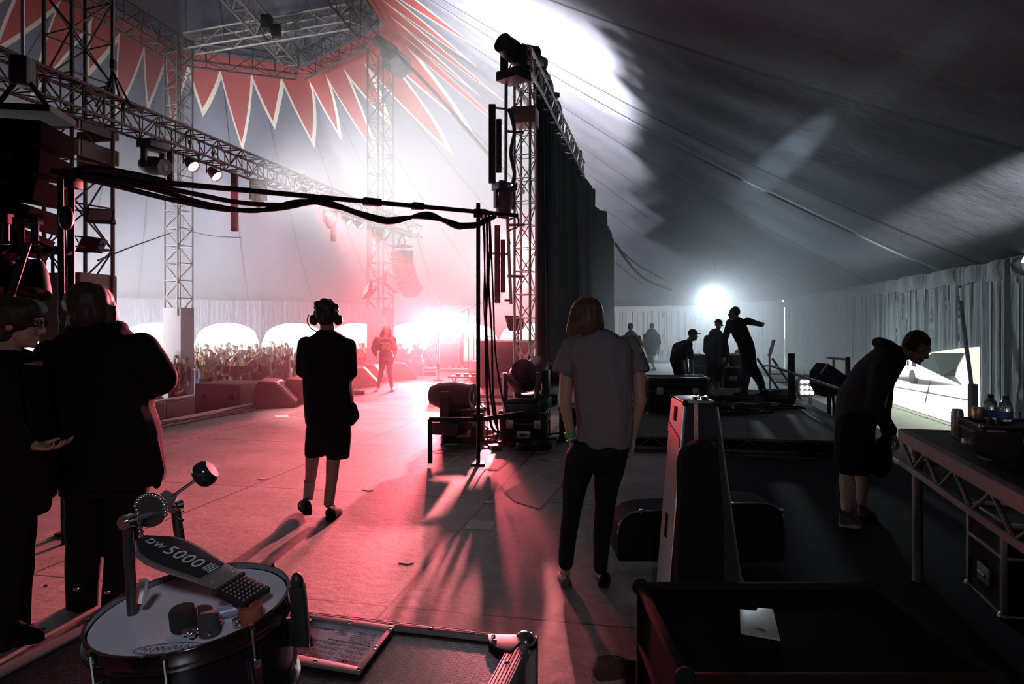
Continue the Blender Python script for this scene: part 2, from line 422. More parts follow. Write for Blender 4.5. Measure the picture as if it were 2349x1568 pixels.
# back wall (behind the stage) with the lifted flap; s runs with u
WB0, WB1 = EAV[0], EAV[1]
def su(px, v=8.05):    # distance along the back wall of the point seen at column px
    X_Y = (px - 1174.5) / F
    # X = u SA + v CA, Y = u CA - v SA
    u = v * (CA + X_Y * SA) / (X_Y * CA - SA)
    return u - 17
hs0, hs1 = su(2247), su(2030)
def hole_f(s):
    t = (s - hs0) / (hs1 - hs0)
    return (GZ + 0.02, 0.95 - 0.75 * max(0, t) ** 1.2 + 0.1)
pleat_wall('wall_back', WB0, WB1, (hs0, hs1, hole_f))
pleat_wall('wall_back_near', EAV[-1], WB0)
pleat_wall('wall_far_right', EAV[1], EAV[2]); pleat_wall('wall_far_corner', EAV[2], EAV[3])
arch_wall('wall_far', EAV[3], EAV[4], 3); arch_wall('wall_audience', EAV[4], EAV[5], 3); arch_wall('wall_audience_middle', EAV[5], EAV[6], 2)
arch_wall('wall_audience_left', EAV[6], EAV[7], 3); arch_wall('wall_side', EAV[7], EAV[8], 4); pleat_wall('wall_side_near', EAV[8], EAV[9])
for i in range(9, 13): pleat_wall('wall_behind', EAV[i], EAV[i + 1])
# valance hanging from the eave along the back wall
def valance(p0, p1):
    d = p1 - p0; L_ = d.length; dn = d.normalized(); nn = V((-dn.y, dn.x, 0)); K = int(L_ / 0.12); mb = MB(); rings = []
    for i in range(K + 1):
        s = i * L_ / K; b = math.sin(s * 2.1) * 0.05 + math.sin(s * 5.3 + 1) * 0.04
        prof = [(0.0, EZ + 0.12), (0.10 + b, EZ + 0.02), (0.14 + b * 1.5, EZ - 0.13), (0.11 + b, EZ - 0.30), (0.07, EZ - 0.42 + 0.03 * math.sin(s * 3.3))]
        rings.append([p0 + dn * s + nn * a + V((0, 0, z)) for a, z in prof])
    n = 5
    for r_ in rings: mb.v.extend([tuple(x) for x in r_])
    for i in range(K):
        for k in range(n - 1): mb.f.append((i * n + k, i * n + k + 1, (i + 1) * n + k + 1, (i + 1) * n + k))
    return mb.build('trim_valance', BACKM)
struct(valance(EAV[-1], WB0)); struct(valance(WB0, WB1)); struct(valance(EAV[1], EAV[2])); struct(valance(EAV[2], EAV[3]))

# ------------------------------------------------------------------ haze
def haze(name, u0, u1, v0, v1, z0, z1, dens, label, g_=0.35):
    mb = MB().prism([uv(u0, v0, z0), uv(u1, v0, z0), uv(u1, v1, z0), uv(u0, v1, z0)], (0, 0, z1 - z0))
    m = bpy.data.materials.new(name); m.use_nodes = True; N = m.node_tree.nodes; N.clear()
    o_ = N.new('ShaderNodeOutputMaterial'); s = N.new('ShaderNodeVolumeScatter')
    s.inputs['Color'].default_value = (0.95, 0.95, 0.95, 1); s.inputs['Density'].default_value = dens; s.inputs['Anisotropy'].default_value = g_
    m.node_tree.links.new(s.outputs[0], o_.inputs['Volume'])
    m.cycles.homogeneous_volume = True
    o = mb.build(name, m, smooth=False); tag(o, label, 'haze', kind='stuff'); return o
haze('haze', 7.5, 60, -37, 9, GZ - 0.02, 17, 0.006, 'thin smoke haze hanging in the whole tent')
haze('smoke', 14, 59, -36, -2.0, GZ - 0.01, 16.5, 0.02, 'denser stage smoke drifting over the far stage and the crowd')
haze('backstage_smoke', 20, 44, -1.9, 7.9, 0.0, 9, 0.035, 'smoke around the work light behind the curtain')

# ------------------------------------------------------------------ trusses
def truss_mesh(root, a, b, w_, cr, br, seg, mats, roll=0.0, cross=True):
    """four chords as parts and the lattice bracing as one part"""
    a, b = V(a), V(b); d = (b - a); L_ = d.length; z = d.normalized()
    x = z.cross(V((0, 0, 1))) if abs(z.z) < 0.9 else V((CA, -SA, 0)); x.normalize(); y = z.cross(x)
    if roll: q = Matrix.Rotation(roll, 3, z); x = q @ x; y = q @ y
    cs = [(x * i + y * j) * w_ / 2 for i, j in ((-1, -1), (1, -1), (1, 1), (-1, 1))]
    for c in cs: MB().tube(a + c, b + c, cr, n=8).build('chord', mats, root)
    n = max(1, round(L_ / seg)); mb = MB()
    for f in range(4):
        c0, c1 = cs[f], cs[(f + 1) % 4]
        for k in range(n):
            p, q = a + d * (k / n), a + d * ((k + 1) / n)
            if (k + f) % 2: p0, q0 = p + c0, q + c1
            else: p0, q0 = p + c1, q + c0
            mb.tube(p0, q0, br, n=5, caps=False)
            mb.tube(p + c0, p + c1, br, n=5, caps=False)
    mb.build('bracing', mats, root)
# ------------------------------------------------------------------ tent king poles and ring
def tower(px, Y, w_, zt, cover, label):
    p = at(px, 745, Y); p.z = GZ
    t = thing('lattice_tower', label, 'tower', p, -A)
    truss_mesh(t, (0, 0, cover - GZ - 0.3), (0, 0, zt - GZ), w_, 0.035, 0.016, w_ * 1.0, TOWERM)
    c = w_ / 2 + 0.05
    MB().box((0, 0, (cover - GZ) / 2), (2 * c, 2 * c, cover - GZ)).build('padded_base_cover', GREYCOVER, t, bevel=0.04)
    return t, p
T1, P1 = tower(181, 12.1, 0.74, 12.6, 2.5, 'dark steel lattice tower beside the hanging speaker stack, nearest of three')
T2, P2 = tower(410, 26.2, 0.68, 12.6, 2.26, 'lattice tower with grey padded base among the crowd, between the other two')
T3, P3 = tower(873, 25.6, 0.68, 11.9, 2.22, 'lattice tower behind the singer with pink-lit padded base')
# cable reel plates fixed round the near tower
for z, hh in ((5.05, 0.2), (4.62, 0.26)):
    for sx in (-1, 1):
        MB().box((sx * 0.0, -0.42 if sx < 0 else 0.42, z - GZ), (0.86, 0.05, hh)).build('clamp_plate', mat('pale_board', (0.5, 0.47, 0.4), 0.7), T1)
    MB().box((0.42, 0, z - GZ), (0.05, 0.8, hh)).build('clamp_plate', TOWERM, T1)
ringv = [V((x, y, 0)) for x, y in RING]
rt = thing('roof_ring_truss', 'polygonal ring of lattice trusses under the tent crown above the red teeth', 'truss', (RC.x, RC.y, 12.4))
for i in range(6):
    a, b = ringv[i] - V((RC.x, RC.y, 0)), ringv[(i + 1) % 6] - V((RC.x, RC.y, 0))
    truss_mesh(rt, a, b, 0.75, 0.04, 0.018, 0.9, TOWERM)
GREYMT = mat('grey_steel_tube', (0.4, 0.38, 0.35), 0.5, 0.4)
def cross_truss(a, b, label, w_=0.6):
    a = V(a); b = V(b); m = (a + b) / 2
    t = thing('roof_cross_truss', label, 'truss', m); truss_mesh(t, a - m, b - m, w_, 0.045, 0.02, 0.9, GREYMT); return t
cross_truss((-12.6, 26.6, 12.55), (-5.6, 24.6, 12.75), 'long lattice truss crossing the tent crown from tower to tower')
cross_truss((-9.1, 28.2, 12.6), (-9.8, 17.2, 13.0), 'lattice truss running from the ring corner up out of frame')
# hub lamps hanging in the crown
t = thing('hoist_cluster', 'dark cluster of hoists and cables hanging on the crown truss', 'hoist', at(612, 52, 24.5))
MB().box((0, 0, 0), (0.35, 0.35, 0.5)).box((0.3, 0.1, -0.25), (0.3, 0.25, 0.45)).build('hoist_body', BLACKMT, t, bevel=0.03)
MB().path([(-.1, 0, .2), (-.3, .1, -.2), (0, .1, -.6), (.3, 0, -.5), (.45, .1, -.1)], 0.025).build('cable', BLACKPL, t)

# ------------------------------------------------------------------ fixtures
LENS_R = mat('lit_red_lens', (1, .3, .3), emit=(1, 0.45, 0.42), strength=14)
LENS_W = mat('lit_white_lens', (1, 1, 1), emit=(1, 0.86, 0.84), strength=14)
LENS_OFF = mat('dark_lens', (0.05, 0.05, 0.06), 0.05)
def par_can(loc, aim, label, lit=LENS_R, r=0.11, L_=0.26, group=None, cm=None):
    t = thing('par_lamp', label, 'stage light', loc, group=group)
    d = (V(aim) - V(loc)).normalized(); M = d.to_track_quat('Z', 'Y').to_matrix()
    MB().lathe([(0.0, -L_ * .55), (r * .55, -L_ * .5), (r * .8, -L_ * .2), (r, L_ * .35), (r * 1.04, L_ * .5), (r * .96, L_ * .5), (r * .9, L_ * .34)], n=16, M=M).build('lamp_body', BLACKMT, t)
    MB().lathe([(0.0, L_ * .35), (r * .9, L_ * .35), (r * .9, L_ * .37), (0, L_ * .4)], n=16, M=M).build('lens', lit, t)
    MB().path([V((-r * 1.25, 0, 0)), V((-r * 1.25, 0, .2)), V((0, 0, .27)), V((r * 1.25, 0, .2)), V((r * 1.25, 0, 0))], 0.012, 5).build('yoke', BLACKMT, t)
    MB().tube((0, 0, .24), (0, 0, .42), .025).box((0, 0, .42), (.08, .06, .07)).build('clamp', cm or STEEL, t)
    return t
def moving_head(loc, label, tilt=0.6, pan=0.4, s=1.0, up=False, group=None, extra=None):
    """base box, yoke and lamp head; hangs below loc (or stands on it)"""
    t = thing('moving_head_light', label, 'stage light', loc, pan, group=group)
    k = -1 if not up else 1
    MB().box((0, 0, k * .07 * s), (.38 * s, .3 * s, .13 * s)).build('base', BLACKPL, t, bevel=.015)
    MB().prism([(-.2 * s, -.05 * s, k * .14 * s), (-.2 * s, .05 * s, k * .14 * s), (-.2 * s, .05 * s, k * .46 * s), (-.2 * s, -.05 * s, k * .46 * s)], (.05 * s, 0, 0)) \
        .prism([(.15 * s, -.05 * s, k * .14 * s), (.15 * s, .05 * s, k * .14 * s), (.15 * s, .05 * s, k * .46 * s), (.15 * s, -.05 * s, k * .46 * s)], (.05 * s, 0, 0)) \
        .box((0, 0, k * .155 * s), (.38 * s, .12 * s, .04 * s)).build('yoke', BLACKPL, t, bevel=.01)
    M = Euler((tilt, 0, 0)).to_matrix()
    MB().lathe([(0, -.24 * s), (.1 * s, -.23 * s), (.14 * s, -.12 * s), (.15 * s, .05 * s), (.13 * s, .2 * s), (.135 * s, .25 * s), (.11 * s, .25 * s), (0, .22 * s)], (0, 0, k * .4 * s), 18, M).build('head', BLACKPL, t)
    MB().lathe([(0, .225 * s), (.1 * s, .23 * s), (.1 * s, .235 * s), (0, .25 * s)], (0, 0, k * .4 * s), 16, M).build('lens', LENS_OFF, t)
    if extra: extra(t)
    return t
def batten(loc, L_, label, wd=0.13, dp=0.1, second=True, rz=0.0, group=None, m=BLACKPL):
    t = thing('led_batten', label, 'stage light', loc, rz, group=group)
    MB().box((0, 0, -L_ / 2), (wd, dp, L_)).build('housing', m, t, bevel=.012)
    if second: MB().box((wd * .95, 0.02, -L_ * .52), (wd * .8, dp * .8, L_ * .68)).build('driver_box', m, t, bevel=.012)
    mb = MB()
    for k in range(int(L_ / .07)): mb.box((0, -dp / 2 - .004, -.05 - k * .07), (wd * .55, .012, .045))
    mb.build('led_row', LENS_OFF, t)
    return t
def flood(loc, rot, label, s=0.34, parent_to=None):
    t = thing('floodlight', label, 'floodlight', loc, 0)
    R = Euler(rot).to_matrix()
    MB().loft([[R @ V((x * s * .55, y * s * .42, -.1 * s)) for x, y in ((-1, -1), (1, -1), (1, 1), (-1, 1))], [R @ V((x * s * .8, y * s * .6, .28 * s)) for x, y in ((-1, -1), (1, -1), (1, 1), (-1, 1))]]).build('housing', BLACKMT, t, bevel=.01)
    MB()._add([R @ V((x * s * .66, y * s * .47, .285 * s)) for x, y in ((-1, -1), (1, -1), (1, 1), (-1, 1))], [(0, 1, 2, 3)]).build('glass', mat('flood_glass', (.5, .4, .42), .15), t, smooth=False)
    MB().path([R @ V((-s * .75, 0, .1 * s)), R @ V((-s * .8, 0, -.45 * s)), R @ V((s * .8, 0, -.45 * s)), R @ V((s * .75, 0, .1 * s))], .014, 5).build('bracket', BLACKMT, t)
    return t

# ------------------------------------------------------------------ front truss with its lights
TZ = EYE + 3.6
def ft(u, z=TZ): return uv(u, -9.0, z)
m0 = ft(11)
FT = thing('lighting_truss', 'long reddish lattice truss slanting over the front of the stage', 'truss', m0)
truss_mesh(FT, ft(-1) - m0, ft(25.2) - m0, 0.42, 0.028, 0.012, 0.42, mat('truss_tube', (0.07, 0.055, 0.055), 0.5, 0.3))
def ftp(px, dz=0.0):
    Y = -9.19 * F / (px - 1500.5); return V(((px - 1174.5) / F * Y, Y, TZ + dz))
def cable_run(name, pts, r, m, label, cat='cable', smooth=6, group=None):
    pts = [V(p) for p in pts]; c = pts[0]
    o = MB().path([p - c for p in smoothpts(pts, smooth)], r, 6).build(name, m); o.location = c
    return tag(o, label, cat, group)
cable_run('cable_loom', [ftp(x, .24 + .03 * math.sin(x)) for x in range(-10, 330, 24)], 0.05, BLACKPL, 'thick black cable loom lying along the near end of the lighting truss')
moving_head(ftp(352, -.22), 'moving head light under the near half of the slanting truss beside a hanging batten', 1.75, 1.2, 1.15)
batten(ftp(391, -.3), 0.85, 'hanging dark batten beside the nearest moving head under the truss', .11, .09, False)
PARL = ['red par lamp nearest on the truss, beside the hanging batten, glaring', 'white-glowing par lamp second along the truss', 'par lamp shining just above the black crossbar joint, nearer the camera', 'par lamp whose beam passes under the black crossbar',
        'lit par lamp below the crossbar, left of a pair', 'lit par lamp below the crossbar, right of a pair']
for i, (px, py) in enumerate(TL):
    q = ftp(px); p = at(px, py, q.y)
    par_can(p, p + V((5.0, -2.5 + (i % 3), -4.6)), PARL[i], LENS_R if i in (0, 3) else LENS_W, 0.12)
for px, L_, l in ((538, 1.25, 'hanging red-lit batten past the second par lamp'), (765, .9, 'slim hanging batten in the pink glow right of the beam'), (847, 1.3, 'hanging batten in pink haze beside the lattice tower')):
    batten(ftp(px, -.3), L_, l, .14, .1, False)
for px, l in ((592, 'moving head in pink haze, right of the long hanging batten'), (758, 'moving head in pink haze half way along the truss, under the crossbar'), (868, 'moving head hanging before the pink-lit tower')):
    moving_head(ftp(px, -.24), l, 0.9, .3, 1.0)
# chain hoists
def hoist(px, label, py_top=0):
    q = ftp(px, .2); t = thing('chain_hoist', label, 'hoist', q)
    MB().tube((0, 0, .5), (0, 0, 5.0), .012, n=5).build('chain', STEEL, t)
    mb = MB(); mb.path([(-.05, -.21, -.1), (0, 0, .5), (.05, .21, -.1)], .02, 5).path([(-.3, 0, -.1), (0, 0, .5), (.3, 0, -.1)], .02, 5); mb.build('sling', BLACKPL, t)
    MB().box((0, 0, .62), (.09, .09, .16)).build('hook_block', BLACKMT, t, bevel=.02)
    return t
h = hoist(260, 'chain hoist and sling lifting the lighting truss right of the near tower')
MB().box((0, 0, 2.35), (.2, .22, .5)).build('motor', BLACKMT, h, bevel=.03)
cable_run('steel_wire', [at(395, 533, 26), at(310, 563, 19), at(225, 597, 12.2)], 0.018, BLACKMT, 'thin guy wire from the near tower up to the middle tower')
cable_run('steel_wire', [at(428, 527, 26), at(480, 540, 26), at(555, 545, 26)], 0.015, BLACKMT, 'thin slack wire leaving the middle tower towards the beams')
# floodlights clamped on the towers
flood(at(231, 500, 11.9), (0.9, 0.0, 0.35), 'upper of two floodlights clamped on the near tower', .27)
flood(at(208, 556, 11.9), (-2.2, 0.1, 0.2), 'lower of two floodlights clamped on the near tower', .27)
flood(at(893, 650, 25.2), (1.2, 0.5, 0.9), 'floodlight on the right side of the pink-lit tower', .5)
flood(at(846, 667, 25.2), (1.2, -0.5, -0.9), 'floodlight on the left side of the pink-lit tower', .4)

# ------------------------------------------------------------------ line arrays
def line_array(name, top, n, bw, bh, bd, rz, curve, label, z_cable, face=SPEAKER):
    t = thing(name, label, 'loudspeaker', top, rz)
    ang = 0.0; p = V((0, 0, -0.15)); MB().box((0, 0, 0), (bw * .8, bd * 1.15, .08)).tube((0, -bd * .4, .04), (0, 0, .5), .03).tube((0, bd * .4, .04), (0, 0, .5), .03).build('flying_frame', BLACKMT, t)
    for k in range(n):
        R = Euler((0, 0, 0)).to_matrix() @ Matrix.Rotation(ang, 3, 'X')
        c = p + R @ V((0, 0, -bh / 2))
        b = MB(); h1, h2 = bh / 2 * 1.0, bh / 2 * .86
        pts = [R @ V((sx * bw / 2, y, z)) + c for sx in (-1, 1) for (y, z) in ((-bd / 2, -h1), (bd / 2, -h2), (bd / 2, h2), (-bd / 2, h1))]
        b._add(pts, [(0, 1, 2, 3), (7, 6, 5, 4), (0, 4, 5, 1), (1, 5, 6, 2), (2, 6, 7, 3), (3, 7, 4, 0)])
        cab = b.build('speaker_cabinet', face, t, bevel=.012)
        MB()._add([R @ V((x * bw * .45, -bd / 2 - .006, z * h1 * .8)) + c for x, z in ((-1, -1), (1, -1), (1, 1), (-1, 1))], [(0, 1, 2, 3)]).build('grille', mat('perforated_grille', (.05, .05, .05), .6), cab, smooth=False)
        for sx in (-1, 1):
            MB().box(c + R @ V((sx * (bw / 2 + .004), 0, 0)), (.012, bd * .3, bh * .28), R).build('carry_handle', mat('recess', (.005, .005, .005), .9), cab)
        p = c + R @ V((0, 0, -bh / 2)); ang += curve
    MB().tube((0, 0, .5), (0, 0, z_cable), .02, n=6).build('chain', STEEL, t)
    return t
ARR = line_array('line_array_speaker', at(52, 262, 8.3), 6, 0.8, 0.30, 0.8, -PI / 2 + 0.15, -0.10, 'large black curved stack of hanging speakers beside the near tower', 4.2)
MB().box((0, 0, .52), (.22, .2, .34)).build('hoist_motor', BLACKMT, ARR, bevel=.03)
MB().ell((0.0, -.13, .6), (.05, .03, .05)).build('yellow_hook', mat('yellow_paint', (.8, .5, .03), .5), ARR)
line_array('line_array_speaker', at(922, 565, 24.5), 8, 0.62, 0.21, 0.5, A + 2.3, -0.11, 'far curved speaker stack hanging in pink haze beyond the truss end', .9)

# ------------------------------------------------------------------ black back curtain and its truss
def curtain():
    prof = [(12.55, 6.55), (14.6, 6.42), (15.9, 6.1), (17.6, 6.3), (20.4, 6.75), (20.45, 6.1), (23, 6.3), (26.0, 6.72), (26.05, 6.1), (28.5, 6.35), (31.4, 6.75), (31.45, 6.15), (35, 6.2), (38, 6.3)]
    mb = MB(); us = []; u = prof[0][0]
    while u < 38: us.append(u); u += 0.05 if u < 22 else 0.08
    def top(u):
        for (a, b), (c, d) in zip(prof, prof[1:]):
            if a <= u <= c: return b + (d - b) * (u - a) / max(1e-6, c - a) + 0.03 * math.sin(u * 31)
        return prof[-1][1]
    R_ = 9
    for i, u in enumerate(us):
        tz = top(u)
        for j in range(R_ + 1):
            f = j / R_
            v = -2.2 + (0.06 * math.sin(u * 11 + 1.4 * math.sin(u * 1.3)) + 0.05 * math.sin(u * 23 + 2)) * (1 - .5 * f) + 0.12 * math.sin(u * 1.15) * (1 - f) + (0.10 if (int((u - 12.5) / 5.5) % 2) else 0)
            mb.v.append(tuple(uv(u, v, 0.01 + (tz - 0.01) * f)))
    for i in range(len(us) - 1):
        for j in range(R_): a = i * (R_ + 1) + j; b = a + R_ + 1; mb.f.append((a, b, b + 1, a + 1))
    m = mat('black_stage_drape', (0.014, 0.014, 0.015), 0.95, noise=.3, scale=1.5, spec=.1)
    o = mb.build('stage_curtain', m); md = o.modifiers.new('t', 'SOLIDIFY'); md.thickness = .015
    tag(o, 'tall black pleated stage curtain receding behind the grey T-shirt man', 'curtain')
curtain()
pt = uv(12.15, -2.28, 0.0)
TT = thing('truss_tower', 'bright aluminium truss tower at the near edge of the black curtain', 'tower', pt, -A)
truss_mesh(TT, (0, 0, 0.06), (0, 0, 5.9), 0.3, 0.025, 0.011, 0.42, ALU)
MB().box((0, 0, .03), (.8, .8, .06)).build('base_plate', STEEL, TT)
MB().box((0, 0, 5.35), (.44, .44, .3)).build('sleeve_block', mat('sleeve', (.35, .3, .3), .5, .5), TT, bevel=.02)
m1 = uv(20, -2.2, 6.75)
BT = thing('back_truss', 'foreshortened aluminium truss over the top of the black curtain', 'truss', m1)
truss_mesh(BT, uv(11.4, -2.25, 6.1) - m1, uv(20, -2.2, 6.15) - m1, 0.4, 0.03, 0.014, 0.45, ALU)
LAMP = [(1178, 128, 11.6, 1.25, 'large dark moving light on top of the curtain truss, nearest one'), (1207, 128, 12.6, 1.0, 'moving light second from the near end on the curtain truss'), (1228, 150, 13.4, 1.0, 'moving light third along the curtain truss top')]
for px, py, Y, s, l in LAMP:
    p = at(px, py, Y); p.z -= .35 * s; moving_head(p, l, 1.35, 0.9 + px * .1, s, up=True)
for i, (px, py, Y) in enumerate(((1245, 175, 14), (1252, 200, 14.5), (1266, 215, 15.2), (1274, 250, 15.6))):
    moving_head(at(px, py, Y), ('dark lamp lying in cables on the curtain top, highest of four', 'dark lamp on the curtain top below the highest one', 'dark lamp on the curtain edge above the lowest one', 'lowest dark lamp bulging over the stepped curtain edge')[i], 1.0 + i, i, .8)
cable_run('cable_bundle', [at(1240, 150, 13.6), at(1262, 195, 14.4), at(1258, 225, 15), at(1280, 240, 15.6), at(1276, 290, 15.8), at(1284, 300, 16.2), at(1310, 330, 18.2)], .07, BLACKPL, 'tangled black cables along the top edge of the curtain')
# hanging poles with battens in front of the tower
def hung_pole(px0, py0, px1, py1, Y, label):
    a, b = at(px0, py0, Y), at(px1, py1, Y); t = thing('hanging_pole', label, 'pole', b)
    MB().tube((0, 0, 0), a - b, .03, n=10).build('tube', ALU, t)
    MB().tube(a - b + V((0, 0, -.12)), a - b + V((.3, .1, -.1)), .025).tube(a - b + V((0, 0, -1.0)), a - b + V((.3, .1, -1.0)), .025).tube(a - b + V((-.26, -.1, -.62)), a - b + V((0, 0, -.62)), .02).tube(V((-.1, -.1, .06)), V((0, 0, .06)), .02).build('clamp_arm', STEEL, t)
    return t
hung_pole(1161, 168, 1160, 425, 11.8, 'upper hanging scaffold pole carrying the upper batten beside the truss tower')
hung_pole(1164, 500, 1172, 697, 11.8, 'lower hanging scaffold pole carrying the lower batten beside the truss tower')
batten(at(1129, 240, 11.7), 1.35, 'upper black batten hanging left of the truss tower', .12)
batten(at(1141, 517, 11.7), 1.33, 'lower black batten hanging below the crossbar end', .1)
moving_head(at(1157, 420, 11.7), 'moving head with a small blue light, hanging between two battens', .25, .5, .95)
MB().ell((0, 0, 0), (.02, .012, .02)).build('x', None)
bpy.data.objects.remove(bpy.data.objects['x'])
o = MB().ell((0, -.03, 0), (.016, .012, .016)).build('indicator', mat('blue_led', (.2, .4, 1), emit=(.15, .35, 1), strength=8), smooth=True)
mh = [x for x in COL.objects if x.name.startswith('moving_head_light')][-1]; o.parent = mh; o.location = (.04, -.16, -.06)
cable_run('hanging_cable', [at(1168, 250, 11.8), at(1180, 300, 11.8), at(1172, 350, 11.8), at(1180, 400, 11.8), at(1170, 440, 11.8)], .035, BLACKPL, 'loose black cable looping down the upper hanging pole')
cable_run('hanging_cable', [at(1165, 505, 11.8), at(1186, 498, 11.8), at(1187, 520, 11.8), at(1168, 530, 11.8), at(1170, 560, 11.8)], .014, BLACKPL, 'small looped cable at the crossbar end')
# catenary cables
cable_run('roof_cable', [at(905, 118, 22), at(1000, 215, 19.5), at(1110, 345, 16.5), at(1200, 440, 14.3)], .05, BLACKPL, 'thick dark cable sloping down from the tent crown to the curtain')
cable_run('canvas_roll', [at(868, 92, 24.3), at(890, 115, 23.6), at(905, 140, 23.2), at(925, 155, 22.6)], [.2] * 6 + [.32] * 6 + [.42] * 5 + [.12] * 2, mat('dark_canvas_bag', (.05, .05, .06), .9), 'dark bundled canvas bag hanging by the crown at the start of the sloping cable', 'bag')
cable_run('slack_cable', [at(1411, 557, 34), at(1440, 600, 34), at(1480, 640, 34), at(1540, 665, 34)], .06, BLACKPL, 'slack dark cable running from the curtain end towards the work light')
cable_run('slack_cable', [at(1411, 562, 34), at(1460, 605, 34), at(1520, 640, 34)], .035, BLACKPL, 'thinner slack cable beside the one at the curtain end')
cable_run('speaker_guy_line', [ft(25.1) - V((0, 0, .1)), at(985, 640, 25.5), at(1015, 715, 25.5)], .04, mat('red_rope', (.3, .1, .1), .8), 'reddish rope falling from the far end of the lighting truss')
# work light on its pole
t = thing('work_light', 'glaring white work light on a thin mast behind the crew', 'floodlight', V((WORK.x + .35, WORK.y, 0)))
MB().tube((0, 0, 0), (0, 0, WORK.z + 1.3), .035).build('mast', STEEL, t)
MB().box((-.28, 0, WORK.z), (.55, .12, .4)).build('lamp_head', BLACKMT, t, bevel=.03)
MB().box((-.28, -.07, WORK.z), (.48, .02, .34)).build('lit_glass', mat('work_light_glow', (1, 1, 1), emit=(.85, .97, 1), strength=25), t)
t.rotation_euler = (0, 0, 0)

for i in range(2):
    q = uv(25.0 + i, -4.5, 4.62); par_can(q + V((0, .25, 0)), q + V((0, -6, -1.6)), ('red wash lamp hidden high behind the truss tower, nearer one', 'red wash lamp hidden high behind the truss tower, farther one')[i], LENS_R, .12)

for i, (px, py, Y) in enumerate(LOW):
    p = at(px, py, Y); t = thing('side_lamp_stand', ('low glaring side lamp farthest left at the end of the stage', 'low glaring side lamp left of the musician', 'low glaring side lamp right of the musician', 'low glaring side lamp touching the upright pole outline')[i], 'stage light', V((p.x, p.y + .12, 0)))
    MB().tube((0, .05, 0), (0, .05, p.z), .02).build('stand', BLACKMT, t); MB().lathe([(0, .1), (.1, .1), (.13, 0), (.115, 0), (0, .01)], (0, 0, p.z), 16, Euler((PI / 2, 0, 0)).to_matrix() @ Euler((PI, 0, 0)).to_matrix()).build('housing', BLACKMT, t)
    MB().lathe([(0, -.005), (.11, -.005), (.11, .0), (0, .0)], (0, .02, p.z), 16, Euler((PI / 2, 0, 0)).to_matrix()).build('lens', LENS_R, t)
# ------------------------------------------------------------------ people
from mathutils import noise as mnoise
import numpy as np
def fuse(mb, name, m, parent, voxel=0.01, smooth=6, wrinkle=None, M=None):
    """one continuous skin over overlapping shapes"""
    me = mb.data('tmp', None); o = bpy.data.objects.new('tmp', me); COL.objects.link(o)
    r = o.modifiers.new('r', 'REMESH'); r.mode = 'VOXEL'; r.voxel_size = voxel; r.use_smooth_shade = True
    s = o.modifiers.new('s', 'SMOOTH'); s.iterations = smooth; s.factor = 0.5
    dg = bpy.context.evaluated_depsgraph_get(); dg.update()
    out = bpy.data.meshes.new_from_object(o.evaluated_get(dg)); out.name = name
    bpy.data.objects.remove(o); bpy.data.meshes.remove(me)
    if wrinkle:
        q = np.empty(len(out.vertices) * 3, 'f'); nn = q.copy(); out.vertices.foreach_get('co', q); out.vertices.foreach_get('normal', nn)
        q = q.reshape(-1, 3); nn = nn.reshape(-1, 3); q += nn * np.array([wrinkle(V(c)) for c in q.tolist()], 'f')[:, None]
        out.vertices.foreach_set('co', q.ravel()); out.update()
    out.polygons.foreach_set('use_smooth', [True] * len(out.polygons))
    out.materials.clear(); out.materials.append(m)
    ob = bpy.data.objects.new(name, out); COL.objects.link(ob); ob.parent = parent; return ob
def folds(amp, sc=6.0, d=(0.5, 0.3, 1.0), seed=0.0):
    d = V(d)
    def f(co):
        n = mnoise.noise(co * 2.2 + V((seed, 3, 1)))
        return amp * (math.sin(co.dot(d) * sc * 3 + n * 7 + seed) * 0.5 + mnoise.noise(V((co.x * sc * 2, co.y * sc * 2, co.z * sc * .6)) + V((seed, 0, 0))))
    return f
def frame_from(fwd, up=(0, 0, 1)):
    f = V(fwd).normalized(); x = f.cross(V(up)).normalized(); u = x.cross(f); return Matrix((x, f, u)).transposed()
def head_mesh(mb, c, R, k=1.0, ears=True):
    c = V(c); E = lambda p, r: mb.ell(c + R @ (V(p) * k), (r[0] * k, r[1] * k, r[2] * k), R)
    E((0, -.012, .022), (.077, .097, .098)); E((0, .03, -.045), (.057, .062, .074)); E((0, .068, -.098), (.024, .02, .018))
    E((0, .098, -.03), (.013, .02, .02)); E((0, .09, .0), (.009, .014, .03)); E((0, .080, .024), (.05, .015, .012))
    E((0, .088, -.072), (.022, .011, .007)); E((.033, .068, -.035), (.022, .02, .02)); E((-.033, .068, -.035), (.022, .02, .02))
    if ears:
        for s in (-1, 1): E((s * .078, -.006, -.015), (.010, .021, .031))
def eyes(parent, c, R, k=1.0):
    mb = MB()
    for s in (-1, 1): mb.ell(V(c) + R @ V((s * .031 * k, .081 * k, .004 * k)), (.012 * k, .010 * k, .009 * k), R)
    mb.build('eyes', mat('eye', (.5, .5, .5), .15), parent)
def limb(mb, pts, rads, flat=None):
    P = [V(p) for p in pts]
    for i in range(len(P) - 1):
        mb.tube(P[i], P[i + 1], rads[i], rads[i + 1], n=12)
    for p, r in zip(P, rads): mb.ell(p, (r, r, r), n=12, m=8)
